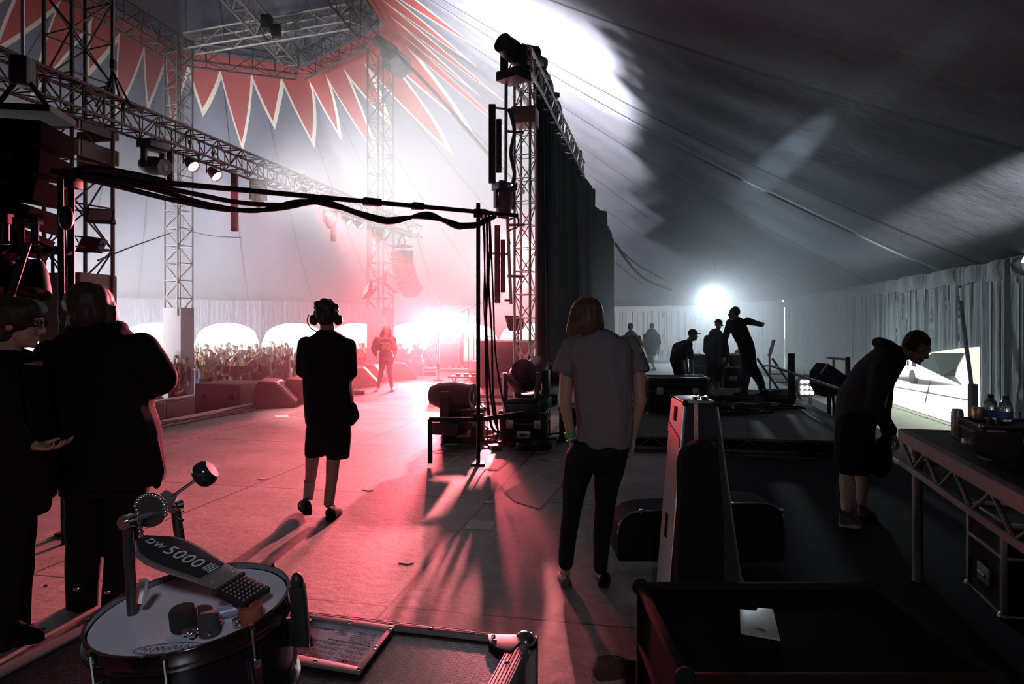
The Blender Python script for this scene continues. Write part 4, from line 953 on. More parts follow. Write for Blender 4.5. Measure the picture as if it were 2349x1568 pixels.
def simple_person(label, Y, px, z, J, cols, name='person', k=1.0, face=(0, 1, 0), cap=None, vox=.012, group=None, torso_e=2.4, hairm=None):
    """J: head, neck, sh(L,R) .. given as pixels; cols: top, legs material; torso rows"""
    f = Fig(label, Y, px, z, name, group); t = f.t; R = frame_from(face)
    hc = f.p(*J['head']); bd = MB(); head_mesh(bd, hc, R, k)
    limb(bd, [hc - V((0, 0, .07 * k)), f.p(*J['neck'])], [.055 * k, .06 * k])
    for side in ('armL', 'armR'):
        if side in J:
            P = f.pp(J[side]); limb(bd, P, [.05 * k, .04 * k, .028 * k][:len(P)]); d = P[-1] - P[-2]; hand(bd, P[-1], d, V((-.2, .3, 0)) + V((0, 0, .1)), k=k, curl=.6, side=1 if side == 'armL' else -1)
    for side in ('legL', 'legR'):
        if side in J: limb(bd, f.pp(J[side]), [.085 * k, .055 * k, .037 * k])
    for a, b in zip(J['spine'][:-1], J['spine'][1:]): limb(bd, [f.p(*a[0]), f.p(*b[0])], [min(a[1], a[2]) * .82, min(b[1], b[2]) * .82])
    e = J['spine'][-1]; bd.ell(f.p(*e[0]), (e[1] * .9, e[2] * .85, .08)); fuse(bd, 'body', SKL, t, vox * .8, 3)
    hr = MB()
    if cap:
        hr.ell(hc + R @ V((0, -.01, .045)), (.09, .108, .08), R).ell(hc + R @ V((0, .12, .04)), (.06, .07, .012), R); fuse(hr, 'cap', cap, t, vox * .7, 1)
    else:
        hr.ell(hc + R @ V((0, -.03, .035)), (.092, .1, .1), R); fuse(hr, 'hair', hairm or HAIRB, t, vox * .8, 2, folds(.004, 14))
    tp = MB()
    sp = J['spine']
    for a, b in zip(sp[:-1], sp[1:]):
        for q in range(5): u = q / 4; tp.ell(f.p(*a[0]).lerp(f.p(*b[0]), u), (lerp(a[1], b[1], u), lerp(a[2], b[2], u), lerp(a[1], b[1], u) * .9), n=14, m=8)
    for side in ('armL', 'armR'):
        if side in J:
            P = f.pp(J[side]); n = J.get('sleeve', 3)
            if n == 3: limb(tp, P, [.075 * k, .06 * k, .045 * k])
            else: limb(tp, [P[0], P[0].lerp(P[1], .8)], [.075 * k, .065 * k])
    fuse(tp, 'top', cols[0], t, vox, 3, folds(.006, 5, seed=px))
    if 'legL' in J:
        tr = MB()
        for side in ('legL', 'legR'):
            P = f.pp(J[side])
            if J.get('shorts'): limb(tr, [P[0], P[0].lerp(P[1], .95)], [.12 * k, .095 * k])
            else: limb(tr, P, [.115 * k, .085 * k, .065 * k])
        e = sp[-1]; tr.ell(f.p(*e[0]), (e[1] * 1.02, e[2] * 1.02, .13), n=14)
        fuse(tr, 'shorts' if J.get('shorts') else 'trousers', cols[1], t, vox, 3, folds(.005, 5))
        for side in ('legL', 'legR'):
            P = f.pp(J[side])[-1]; d = V((face[0], face[1], 0)).normalized(); h = V((P.x, P.y, 0.0)) ; shoe(t, h - d * .08, h + d * .2, SHOEB, SHOEB)
    return f
DARKT = mat('dark_crew_top', (.03, .03, .034), .9, spec=.15); DARKG = mat('dark_green_top', (.08, .1, .1), .9, spec=.15); DARKTR = mat('dark_crew_trousers', (.025, .025, .028), .9, spec=.15)
BSH = mat('khaki_shorts', (.2, .19, .15), .9)
simple_person('crew man arching back and pointing with outstretched arm on the raised deck', 13.3, 1710, 0.2, dict(head=(1683, 718, 0), neck=(1694, 733, 0),
    spine=[((1693, 740, 0), .13, .12), ((1698, 762, 0), .17, .14), ((1709, 785, 0), .16, .13), ((1716, 812, 0), .155, .13), ((1719, 842, 0), .15, .12)],
    armL=[(1674, 740, 0), (1662, 778, .05), (1661, 815, -.05)], armR=[(1715, 736, 0), (1734, 741, -.1), (1747, 744, -.35)],
    legL=[(1712, 845, .05), (1709, 876, .05), (1706, 903, .05)], legR=[(1726, 845, -.05), (1742, 872, -.1), (1753, 903, -.1)]), (DARKT, DARKTR), face=(-.8, .5, 0), vox=.014)
simple_person('crew member in dark jacket and shorts with pale bare calves, head bowed', 15.9, 1638, 0.0, dict(head=(1648, 744, 0), neck=(1646, 757, 0), shorts=True,
    spine=[((1642, 768, 0), .17, .13), ((1638, 795, 0), .22, .15), ((1640, 822, 0), .2, .14), ((1641, 842, 0), .17, .13)],
    armL=[(1622, 775, 0), (1618, 803, .1), (1630, 826, .2)], armR=[(1660, 775, 0), (1667, 802, 0), (1669, 828, 0)],
    legL=[(1632, 842, 0), (1630, 868, 0), (1629, 899, 0)], legR=[(1651, 842, 0), (1650, 868, 0), (1642, 899, 0)]), (DARKG, DARKTR), face=(.5, .5, -.3), cap=DARKT, vox=.014)
simple_person('crew man in baseball cap bending forward behind a black flight case', 14.2, 1560, 0.0, dict(head=(1590, 768, 0), neck=(1582, 779, 0), shorts=False,
    spine=[((1576, 790, 0), .12, .14), ((1560, 800, 0), .17, .17), ((1557, 825, 0), .19, .17), ((1563, 855, 0), .16, .15)],
    armL=[(1572, 795, -.15), (1566, 828, -.2), (1572, 858, -.15)], armR=[(1580, 795, .15), (1586, 825, .2), (1588, 850, .2)], sleeve=2,
    legL=[(1561, 862, 0), (1566, 890, 0), (1560, 915, 0)], legR=[(1573, 862, 0), (1576, 890, .1), (1574, 915, .1)]), (DARKT, DARKTR), face=(1, .15, -.12), cap=mat('dark_cap', (.02, .02, .022), .8), vox=.014)
simple_person('crew member in dark T-shirt standing just right of the curtain end', 21, 1447, 0.0, dict(head=(1446, 750, 0), neck=(1447, 761, 0), shorts=True, sleeve=2,
    spine=[((1447, 771, 0), .2, .14), ((1447, 790, 0), .23, .16), ((1448, 812, 0), .22, .15), ((1449, 832, 0), .2, .14)],
    armL=[(1429, 774, 0), (1425, 798, 0), (1428, 822, 0)], armR=[(1465, 774, 0), (1471, 798, 0), (1474, 820, 0)],
    legL=[(1441, 830, 0), (1440, 848, 0), (1440, 860, 0)], legR=[(1455, 830, 0), (1456, 848, 0), (1456, 860, 0)]), (DARKT, DARKTR), face=(.1, 1, 0), vox=.018)
simple_person('crew member in khaki shorts, second to the right of the curtain end', 24, 1494, 0.0, dict(head=(1495, 749, 0), neck=(1495, 759, 0), shorts=True, sleeve=2,
    spine=[((1495, 766, 0), .22, .15), ((1495, 780, 0), .27, .17), ((1494, 797, 0), .24, .16), ((1494, 805, 0), .2, .15)],
    armL=[(1480, 770, 0), (1476, 790, 0), (1482, 806, 0)], armR=[(1510, 770, 0), (1513, 790, 0), (1511, 806, 0)],
    legL=[(1490, 806, 0), (1495, 828, 0), (1501, 845, 0)], legR=[(1500, 806, 0), (1486, 828, .2), (1482, 845, .2)]), (DARKG, BSH), face=(-.3, 1, 0), vox=.018)
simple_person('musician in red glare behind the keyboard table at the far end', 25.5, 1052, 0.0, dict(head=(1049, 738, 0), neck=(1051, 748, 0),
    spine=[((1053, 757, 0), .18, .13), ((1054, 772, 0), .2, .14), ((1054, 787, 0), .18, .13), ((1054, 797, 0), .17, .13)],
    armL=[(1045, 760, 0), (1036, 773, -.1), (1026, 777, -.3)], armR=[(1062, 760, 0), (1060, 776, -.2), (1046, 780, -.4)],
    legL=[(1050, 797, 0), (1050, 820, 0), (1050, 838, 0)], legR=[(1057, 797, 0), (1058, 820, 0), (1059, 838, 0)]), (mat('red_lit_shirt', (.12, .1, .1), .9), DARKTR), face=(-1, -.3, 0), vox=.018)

# ------------------------------------------------------------------ the crowd
def crowd_proto(kind, top, legs, hairm, r):
    """a whole low-detail spectator: body, top, trousers, hair; 1.72 m"""
    t = thing('spectator', '', 'person', (0, 0, -50)); H = 1.72
    bd = MB(); hc = V((0, 0, 1.60)); R = Matrix.Identity(3)
    R = frame_from((0, -1, 0)); head_mesh(bd, hc, R, .98, ears=False); bd.tube((0, 0, 1.35), (0, 0, 1.53), .06, .055, n=8)
    tp = MB(); tp.ell((0, 0, 1.28), (.2, .12, .17), n=12).ell((0, 0, 1.1), (.17, .12, .2), n=12).ell((0, 0, .95), (.17, .125, .12), n=12).ell((0, 0, 1.39), (.17, .08, .06))
    arms = {'down': [((-.2, 0, 1.38), (-.25, .02, 1.1), (-.23, -.06, .86)), ((.2, 0, 1.38), (.25, .02, 1.1), (.23, -.06, .86))],
            'fold': [((-.2, 0, 1.38), (-.26, .0, 1.12), (-.03, -.2, 1.14)), ((.2, 0, 1.38), (.26, .0, 1.12), (.05, -.2, 1.18))],
            'up': [((-.2, 0, 1.38), (-.33, -.05, 1.55), (-.28, -.08, 1.82)), ((.2, 0, 1.38), (.25, .02, 1.1), (.22, -.12, .9))],
            'both': [((-.2, 0, 1.38), (-.36, -.04, 1.5), (-.4, -.08, 1.78)), ((.2, 0, 1.38), (.36, -.04, 1.5), (.42, -.08, 1.76))],
            'phone': [((-.2, 0, 1.38), (-.24, -.16, 1.2), (-.06, -.36, 1.42)), ((.2, 0, 1.38), (.24, -.16, 1.2), (.06, -.36, 1.42))],
            'sit': [((-.2, 0, 1.38), (-.26, -.1, 1.12), (-.1, -.34, 1.0)), ((.2, 0, 1.38), (.26, -.1, 1.12), (.1, -.34, 1.0))]}[kind]
    for a in arms: limb(bd, a, [.05, .04, .03]); bd.ell(a[2], (.035, .03, .06)); limb(tp, [a[0], V(a[0]).lerp(V(a[1]), .8)], [.07, .058])
    tr = MB()
    if kind == 'sit':
        for s in (-1, 1): limb(tr, [(s * .09, 0, .9), (s * .12, -.42, .92), (s * .12, -.45, .5)], [.1, .08, .06])
    else:
        for s in (-1, 1): limb(tr, [(s * .09, 0, .9), (s * .1, -.02, .5), (s * .11, 0, .06)], [.11, .075, .055]); tr.ell((s * .11, -.06, .05), (.045, .12, .05))
    def jn(mb, name, m): me = fuse(mb, name, m, t, .026, 2)
    jn(bd, 'body', SKL); jn(tp, 'shirt', top); jn(tr, 'trousers', legs)
    h = MB().ell(hc + V((0, .025, .035)), (.095, .105, .1), n=10, m=6)
    if r.random() < .4: h.ell(hc + V((0, .05, -.08)), (.1, .07, .14), n=10, m=6)
    h.build('hair', hairm, t); return t
CT = [mat('shirt_' + n, c, .9, spec=.1) for n, c in (('navy', (.03, .04, .1)), ('black', (.015, .015, .015)), ('grey', (.16, .16, .17)), ('maroon', (.15, .03, .03)), ('white', (.55, .55, .55)), ('teal', (.03, .13, .15)), ('yellow', (.25, .2, .05)), ('brown', (.1, .07, .05)))]
CL = [mat('legs_' + n, c, .9, spec=.1) for n, c in (('denim', (.05, .07, .13)), ('black', (.015, .015, .016)), ('tan', (.25, .2, .14)))]
CH = [HAIRB, mat('brown_crowd_hair', (.12, .06, .03), .6), mat('blond_crowd_hair', (.4, .28, .12), .6)]
cr = random.Random(11); POSE = ['down', 'fold', 'up', 'both', 'phone', 'down', 'fold', 'sit', 'down', 'phone', 'fold', 'down']
PN = {'down': 'arms hanging', 'fold': 'arms folded', 'up': 'one arm raised', 'both': 'both arms raised', 'phone': 'hands held before the chest', 'sit': 'seated low'}
protos = []
for i, k in enumerate(POSE): ti, li, hi = cr.randrange(8), cr.randrange(3), cr.randrange(3); protos.append((crowd_proto(k, CT[ti], CL[li], CH[hi], cr), k, ('navy', 'black', 'grey', 'maroon', 'white', 'teal', 'yellow', 'brown')[ti]))
spots = []
# front rows close behind the barrier, thinning out towards the arches
tries = 0
while len(spots) < 150 and tries < 8000:
    tries += 1
    u = cr.uniform(14, 41); v = cr.uniform(-25, -11.5) if cr.random() < .7 else cr.uniform(-31, -11.5)
    p = uv(u, v, GZ); px = 1174.5 + F * p.x / p.y
    if not (300 < px < 1010): continue
    if u > 38.0 - max(0, (-v - 22)) * .8 + (v + 16) * .3 * (v > -16): continue
    if abs(p.x - P2.x) < .8 and abs(p.y - P2.y) < .8 or (p - P3).length < .9 or (p - P1).length < .9: continue
    if any((q - p).length < .62 for q in spots): continue
    spots.append(p)
spots.sort(key=lambda p: p.y)
used = [False] * len(protos)
for i, p in enumerate(spots):
    j = cr.randrange(len(protos)); pr, k, cn = protos[j]; row = 'near the barrier' if p.y < 21 else 'mid crowd' if p.y < 29 else 'in the back rows'
    if k == 'sit' and p.y > 26: j = 0; pr, k, cn = protos[0]
    lab = 'spectator in %s top, %s, %s' % (cn, PN[k], row); g_ = 'spectators in %s tops with %s %s' % (cn, PN[k], row)
    face = math.atan2(p.x + 4.5 + cr.uniform(-2, 2), 22 + cr.uniform(-3, 3) - p.y); rz = PI + (-face) + PI + PI
    d = uv(22, -4) - p; rz = math.atan2(d.y, d.x) + PI / 2 + cr.uniform(-.5, .5)
    loc = p + V((0, 0, -.3 if k == 'sit' else 0))
    if not used[j]: used[j] = True; pr.location = loc; pr.rotation_euler = (0, 0, rz); pr['label'] = lab; pr['group'] = g_; s_ = pr
    else: s_ = dup(pr, loc, rz, lab, g_)
    sc = cr.uniform(.93, 1.07); s_.scale = (sc, sc, sc)
for j, (pr, k, cn) in enumerate(protos):
    if not used[j]:
        for c in list(pr.children): bpy.data.objects.remove(c)
        bpy.data.objects.remove(pr)
# ------------------------------------------------------------------ scaffold frame with cables across the wing
PY0, PY1 = 5.4, 7.83
pl = fl(1097, 1065); PL = V((pl.x, pl.y, 0)); ptop = at(1097, 466, pl.y)
t = thing('scaffold_pole', 'dark upright scaffold pole standing on a base plate beside the small flight case', 'pole', PL)
MB().tube((0, 0, 0), (0, 0, ptop.z), .024, n=14).build('tube', BLACKMT, t)
MB().box((0, 0, .01), (.16, .16, .02)).build('base_plate', BLACKMT, t)
MB().box((-.25, -.02, .52), (.62, .05, .05)).box((-.55, -.02, .27), (.05, .05, .5)).box((.28, .03, .55), (.5, .05, .05), Euler((0, -.12, .2)).to_matrix()).box((0, 0, .54), (.1, .1, .09)).build('brace', BLACKMT, t, bevel=.006)
MB().box((0, 0, ptop.z - .12), (.1, .11, .1)).build('coupler', BLACKMT, t, bevel=.01)
# crossbar
c0, c1 = at(150, 398, 5.3), at(1186, 494, 8.05); cm = c0
t = thing('crossbar', 'long dark horizontal scaffold tube spanning between two poles', 'pole', c0)
MB().tube((0, 0, 0), c1 - c0, .0245, n=12).build('tube', BLACKMT, t)
for a in (0.575, .59, .70): q = (c1 - c0) * a; MB().box(q, (.12, .07, .075), Euler((0, 0, .6)).to_matrix()).build('coupler', BLACKMT, t, bevel=.008)
def alongbar(f, drop): return c0.lerp(c1, f) + V((0, -.03, -drop))
for pts, l in (([(0, .03), (.06, .05), (.17, .14), (.27, .19), (.37, .15), (.45, .06), (.5, .08), (.62, .2), (.72, .09), (.8, .16), (.88, .13), (.93, .04)], 'thickest black cable swagged under the crossbar'),
               ([(0, 0), (.1, .02), (.2, .07), (.3, .12), (.4, .10), (.46, .03), (.55, .12), (.65, .17), (.73, .07), (.82, .2), (.9, .08), (.93, .03)], 'second black cable swagged close beneath the crossbar'),
               ([(0, .02), (.12, .05), (.24, .16), (.33, .18), (.42, .06), (.52, .10), (.6, .17), (.7, .12), (.78, .13), (.86, .18), (.93, .02)], 'third black cable woven round the crossbar')):
    cable_run('swagged_cable', [alongbar(*q) for q in pts], .022, BLACKPL, l)
cable_run('swagged_cable', [c0 + V((0, 0, -.02)), alongbar(.04, -.05), alongbar(.1, -.035), alongbar(.16, .0)], .035, BLACKPL, 'cable bundle piled on the left end of the crossbar')
# left poles
lp = at(163, 745, 5.25); t = thing('scaffold_pole', 'thick dark scaffold pole behind the broad man, holding the crossbar', 'pole', (lp.x, lp.y, 0))
MB().tube((0, 0, 0), (0, 0, EYE + 350 / F * 5.25), .026, n=14).build('tube', BLACKMT, t); MB().box((0, 0, .01), (.16, .16, .02)).build('base_plate', BLACKMT, t)
MB().box((0, 0, EYE + 340 / F * 5.25 - .03), (.11, .13, .12)).box((-.07, -.02, EYE + 350 / F * 5.25), (.14, .03, .05)).build('coupler', BLACKMT, t, bevel=.01)
q0, q1 = at(138, 408, 5.1), at(148, 900, 5.0); t = thing('scaffold_pole', 'second dark pole just left of the thick one, slightly leaning', 'pole', q1 - V((0, 0, q1.z)))
MB().tube((0, 0, 0), q0 - (q1 - V((0, 0, q1.z))), .023, n=12).build('tube', BLACKMT, t)
MB().ell(at(152, 500, 5.0) - V(t.location), (.05, .05, .09)).build('cable_knot', BLACKPL, t)
cable_run('hanging_cable', [c0 + V((-.02, 0, .0)), at(143, 470, 5.2), at(150, 600, 5.2), at(140, 720, 5.2), at(150, 860, 5.2), at(146, 1000, 5.2)], .012, BLACKPL, 'thin black cable hanging down the left scaffold poles')
# lamp bar at the left
q0, q1 = at(-40, 572, 4.6), at(165, 577, 5.2); t = thing('lamp_bar', 'cable-wrapped horizontal bar at the left edge holding small black lamps', 'pole', q0)
MB().tube((0, 0, 0), q1 - q0, .025).build('tube', BLACKMT, t)
MB().path(smoothpts([(q1 - q0) * (i / 12) + V((0, -.02, .022 * math.sin(i * 2.1))) for i in range(13)], 4), .022, 6).build('wrapped_cable', BLACKPL, t)
q2, q3 = at(64, 556, 4.5), at(18, 700, 4.5); t = thing('leaning_tube', 'short black tube leaning across the lamp bar above the man in profile', 'pole', q3)
MB().tube((0, 0, 0), (q2 - q3), .022).build('tube', BLACKMT, t)
for px, py, l in ((12, 600, 'black par lamp on the left bar, partly cut by the frame edge'), (48, 608, 'black par lamp behind the leaning tube'), (80, 600, 'black par lamp on the left bar, right of the leaning tube')):
    p = at(px, py, 4.8); par_can(p - V((0, 0, .12)), p + V((.25, -.4, -1)), l, LENS_OFF, .1, .26, cm=BLACKMT)
# cables down the upright pole
DC = [([(1101, 484), (1112, 486), (1117, 520), (1118, 640), (1114, 760), (1117, 900), (1127, 975), (1140, 990)], .016, 'black cable hanging nearest to the upright pole'),
      ([(1103, 482), (1120, 490), (1124, 560), (1121, 650), (1128, 760), (1131, 900), (1142, 985), (1135, 1012)], .014, 'black cable crossing its neighbour beside the upright pole'),
      ([(1106, 481), (1122, 495), (1128, 600), (1132, 700), (1136, 800), (1150, 900), (1168, 960)], .012, 'black cable curving out from the upright pole to the lamp heap'),
      ([(1109, 482), (1113, 560), (1110, 700), (1118, 830), (1117, 990), (1123, 1030), (1137, 1022)], .008, 'thin black cable reaching the plug on the floor'),
      ([(1104, 486), (1110, 540), (1114, 700), (1122, 860), (1134, 960), (1150, 1000)], .012, 'black cable in the middle of the hanging bunch')]
for pts, r_, l in DC:
    m = len(pts) - 1
    cable_run('hanging_cable', [at(x, y, 7.85 + (.25 * i / m)) for i, (x, y) in enumerate(pts)], r_, BLACKPL, l, group=None)
o = MB().box((0, 0, 0.0), (.12, .2, .05)).box((.04, .08, .03), (.05, .12, .05)).build('cable_plug', BLACKPL, bevel=.01); o.location = fl(1140, 1030) + V((0, 0, .035)); tag(o, 'black plug lying on the bright floor right of the upright pole', 'plug')

# ------------------------------------------------------------------ flight cases
LAM = mat('black_case_laminate', (.012, .012, .013), .6, bump=.3, scale=160, spec=.2); ALUX = mat('dull_aluminium_edge', (.45, .42, .42), .42, .85)
def flight_case(name, label, loc, size, rz, panel=LAM, edge=ALUX, latches=True, handles=True, ew=.028, corner=STEEL):
    """size = (sx, sy, sz); origin at the bottom centre"""
    t = thing(name, label, 'flight case', loc, rz); sx, sy, sz = size
    MB().box((0, 0, sz / 2), (sx - .01, sy - .01, sz - .01)).build('body', panel, t)
    mb = MB()
    for x in (-1, 1):
        for y in (-1, 1): mb.box((x * sx / 2, y * sy / 2, sz / 2), (ew, ew, sz))
    for z in (0.0, sz * .64, sz):
        w_ = ew if z != sz * .64 else ew * .8
        for y in (-1, 1): mb.box((0, y * sy / 2, z), (sx, w_, w_))
        for x in (-1, 1): mb.box((x * sx / 2, 0, z), (w_, sy, w_))
    mb.build('edge_trim', edge, t, bevel=.003)
    for x in (-1, 1):
        for y in (-1, 1):
            for z in (0, sz): MB().ell((x * sx / 2, y * sy / 2, z), (ew * 1.15,) * 3, n=10, m=8).build('ball_corner', corner, t)
    if handles:
        for x, y, rot in ((0, -sy / 2 - .008, 0), (-sx / 2 - .008, 0, 1)):
            s_ = (.19, .016, .1) if rot == 0 else (.016, .17, .1)
            h = MB().box((x, y, sz * .3), s_).build('handle_dish', STEEL, t, bevel=.004)
            MB().path([V((x + (-.05 if rot == 0 else -.012), y + (-.012 if rot == 0 else -.05), sz * .3)), V((x + (.05 if rot == 0 else -.012), y + (-.012 if rot == 0 else .05), sz * .3))], .01).build('grip', BLACKPL, h)
    if latches:
        for dx in (-.3, .3):
            MB().box((dx * sx, -sy / 2 - .01, sz * .64), (.1, .014, .11)).box((dx * sx, -sy / 2 - .022, sz * .64), (.04, .014, .04)).build('latch', STEEL, t, bevel=.003)
    return t
p = fl(1037, 1020); flight_case('flight_case', 'small metal-edged flight case carrying a moving light, left of the upright pole', (p.x + .12, p.y + .35, .0), (.56, .6, .47), 0.1)
t = moving_head(at(1036, 950, 9.1) + V((0, 0, -.25)), 'moving light lying on the small flight case left of the upright pole', 1.57, 1.25, 1.25, up=True)
for c in t.children: pass
o = MB().lathe([(.02, 0), (.032, .0), (.032, .13), (.014, .18), (.014, .21), (.0, .21)], n=14).build('water_bottle', mat('clear_plastic', (.8, .7, .7), .1, Transmission_Weight=.6)); o.location = at(1076, 952, 9.0); o.location.z = .485; tag(o, 'small pale bottle standing on the flight case behind the moving light', 'bottle')
t = thing('tripod', 'short slanting tripod stand folded behind the moving light on the case', 'stand', at(1052, 905, 10.5) - V((0, 0, .55)))
MB().tube((0, 0, 0), (-.15, 0, .62), .012).tube((0, 0, .35), (.5, 0, .0), .012).tube((0, 0, .35), (-.45, .2, 0), .012).build('legs', BLACKMT, t)
MB().box((0, 0, .42), (.08, .08, .12)).build('clutch', BLACKMT, t, bevel=.01)
# heap of lamps and cables round the foot of the truss tower
hp = uv(9.4, -2.0, 0)
HZ = [(0, 0, 'moving light standing in the dark heap at the tower foot, nearest one', 1195, 985, 9.0), (0, 0, 'moving light in the dark heap directly before the tower chords', 1222, 975, 9.6), (0, 0, 'moving light at the right end of the dark heap by the curtain', 1243, 955, 10.2)]
for _, _, l, px, py, Y in HZ:
    q = at(px, py, Y); q.z = .42; moving_head(q, l, 1.2, px * .1, 1.2, up=True)
flight_case('flight_case', 'black flight case under the heap of lamps at the tower foot', uv(9.35, -1.75, 0), (.62, .7, .42), -A + .1, edge=mat('dark_edge', (.08, .07, .07), .5, .6))
flight_case('flight_case', 'low black case beside the curtain foot, partly behind the grey T-shirt man', uv(9.9, -1.0, 0), (.6, .6, .42), -A, edge=MATS['dark_edge'])
cr2 = random.Random(4)
for i in range(5):
    pts = [uv(8.9 + cr2.uniform(-.3, 1.0), -2.5 + cr2.uniform(-.3, 1.3), .03 + .05 * cr2.random()) for _ in range(7)]
    cable_run('floor_cable', pts, .014, BLACKPL, ('coiled black cable on the floor under the lamp heap', 'black cable trailing left from the lamp heap', 'black cable looping over the floor in front of the tower', 'tangled cable at the foot of the curtain', 'dark cable crossing the floor beside the lamp heap')[i])
o = MB().path(smoothpts([V((0.22 * math.cos(a) * (1 + .05 * math.sin(3 * a)), .18 * math.sin(a), .02 + .015 * (a / 6.28))) for a in [i * .5 for i in range(60)]], 2), .012, 5).build('cable_coil', BLACKPL); o.location = uv(8.6, -1.5, .0); tag(o, 'coiled black cable lying on a case-shadowed floor patch before the lamp heap', 'cable')

# ------------------------------------------------------------------ back line on the stage right of the upright pole
p = at(1165, 745, 15.5)
t = flight_case('flight_case', 'big dark upright trunk on the stage, left of the truss tower', (p.x, p.y, .17), (1.05, .8, 1.06), -A, edge=mat('dark_edge', (0, 0, 0)), latches=False, panel=mat('maroon_panel', (.05, .025, .028), .7))
t = thing('riser', 'low stage riser under the upright trunk, pale front edge', 'platform', uv(13.9, -3.2, 0), -A)
MB().box((0, .6, .1), (2.6, 2.4, .2)).build('deck', mat('riser_deck', (.08, .06, .06), .7), t, bevel=.01); MB().box((0, -.61, .1), (2.6, .03, .07)).build('edge_rail', ALU, t)
t = thing('pedal_board', 'long low table board on the stage left of the trunk, red-lit', 'board', uv(16.3, -4.1, 0), -A)
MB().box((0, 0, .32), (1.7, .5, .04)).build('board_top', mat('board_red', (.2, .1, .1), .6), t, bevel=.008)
for x in (-.75, .75): MB().path([V((x, -.2, 0)), V((x, .2, .3))], .02).path([V((x, .2, 0)), V((x, -.2, .3))], .02).build('leg', ALU, t)
for i in range(6): MB().box((-.65 + i * .2, 0, .37), (.1, .14, .06)).build('effect_pedal', STEEL if i % 2 else BLACKMT, t, bevel=.01)
# speaker fill on a pole
sp_ = at(1181, 740, 13.0); t = thing('stage_speaker', 'angled black speaker on a thin stand left of the truss tower', 'loudspeaker', V((sp_.x, sp_.y, 0)))
MB().tube((0.06, 0, 0), (0.06, 0, sp_.z), .015).build('stand', BLACKMT, t)
b = MB().prism([(-.2, -.16, sp_.z + .14), (.06, -.16, sp_.z + .13), (.17, -.16, sp_.z + .06), (.17, -.16, sp_.z - .08), (.08, -.16, sp_.z - .15), (-.12, -.16, sp_.z - .15)], (0, .34, 0)).build('cabinet', SPEAKER, t, bevel=.012)
MB().box((-.155, -.165, sp_.z + .03), (.025, .02, .12), Euler((0, -.28, 0)).to_matrix()).build('handle', ALUX, b)
def mic_stand(loc, h, label, boom=True, r=.012):
    t = thing('microphone_stand', label, 'microphone stand', loc)
    MB().tube((0, 0, 0), (0, 0, h), r).build('pole', BLACKMT, t)
    MB().lathe([(.0, 0), (.16, 0), (.16, .02), (.03, .035), (0, .04)], n=18).build('base', BLACKMT, t)
    if boom: MB().tube((-.22, 0, h - .09), (.85, 0, h + .42), r * .8).build('boom', BLACKMT, t); MB().tube((.85, 0, h + .42), (.98, 0, h + .46), .025, .02).build('microphone', BLACKMT, t)
    return t
mic_stand(fl(1075, 872), 2.05, 'tall microphone boom stand left of the upright pole in red light')
mic_stand(fl(1006, 872) + V((0, 0, 0)), 1.35, 'straight microphone stand left of the keyboard table, in glare', False)
mic_stand(at(961, 745, 22) - V((0, 0, EYE)), 1.45, 'slender microphone stand between the singer and the keyboard table', False)
# keyboard table at the far end
kt = fl(1022, 850); t = thing('keyboard_table', 'keyboard on a stand at the far end of the stage, washed out in pink glare', 'keyboard', (kt.x, kt.y, 0), .1)
MB().box((0, 0, 1.0), (1.05, .4, .1)).build('keyboard', mat('keyboard_body', (.2, .15, .15), .5), t, bevel=.02)
for x in (-.45, .45): MB().tube((x, -.15, 0), (x, -.15, .95), .02).build('leg', STEEL, t)
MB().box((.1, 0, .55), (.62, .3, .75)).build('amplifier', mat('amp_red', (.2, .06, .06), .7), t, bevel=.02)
# drum kit part hidden by the pole
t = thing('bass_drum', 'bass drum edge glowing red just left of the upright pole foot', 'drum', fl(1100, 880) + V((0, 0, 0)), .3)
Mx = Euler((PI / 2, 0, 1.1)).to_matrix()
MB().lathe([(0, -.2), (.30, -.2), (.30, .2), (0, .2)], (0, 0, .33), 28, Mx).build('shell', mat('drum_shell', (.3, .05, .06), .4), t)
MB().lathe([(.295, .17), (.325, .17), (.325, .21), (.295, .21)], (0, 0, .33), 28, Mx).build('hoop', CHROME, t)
for s in (-1, 1): MB().tube((s * .2, 0, .2), (s * .33, -.1, 0), .01).build('spur', CHROME, t)
t = thing('drum_cymbal_stand', 'cymbals on chrome stands above the trunk, red-lit', 'cymbal', fl(1122, 872))
for x, z in ((0, 1.25), (.35, 1.05), (-.2, .95)): MB().tube((x, 0, 0), (x, 0, z), .012).build('stand', CHROME, t); MB().lathe([(0, .03), (.05, .02), (.2, 0), (.2, -.004), (0, 0)], (x, 0, z), 20).build('cymbal', mat('brass', (.6, .4, .25), .3, .9), t)
# far white edged riser with footlights
t = thing('riser', 'far low riser with a bright front edge and small footlights', 'platform', fl(1050, 852), -.05)
MB().box((0, .8, .05), (1.2, 1.6, .1)).build('deck', mat('riser_deck', (0, 0, 0)), t); MB().box((0, -.01, .1), (1.2, .03, .04)).build('edge_rail', mat('white_edge', (.9, .9, .9), .5), t)
for i in range(5): MB().lathe([(0, 0), (.06, 0), (.075, .1), (0, .1)], (-.5 + i * .22, .1, .12), 10).build('footlight', ALU, t)

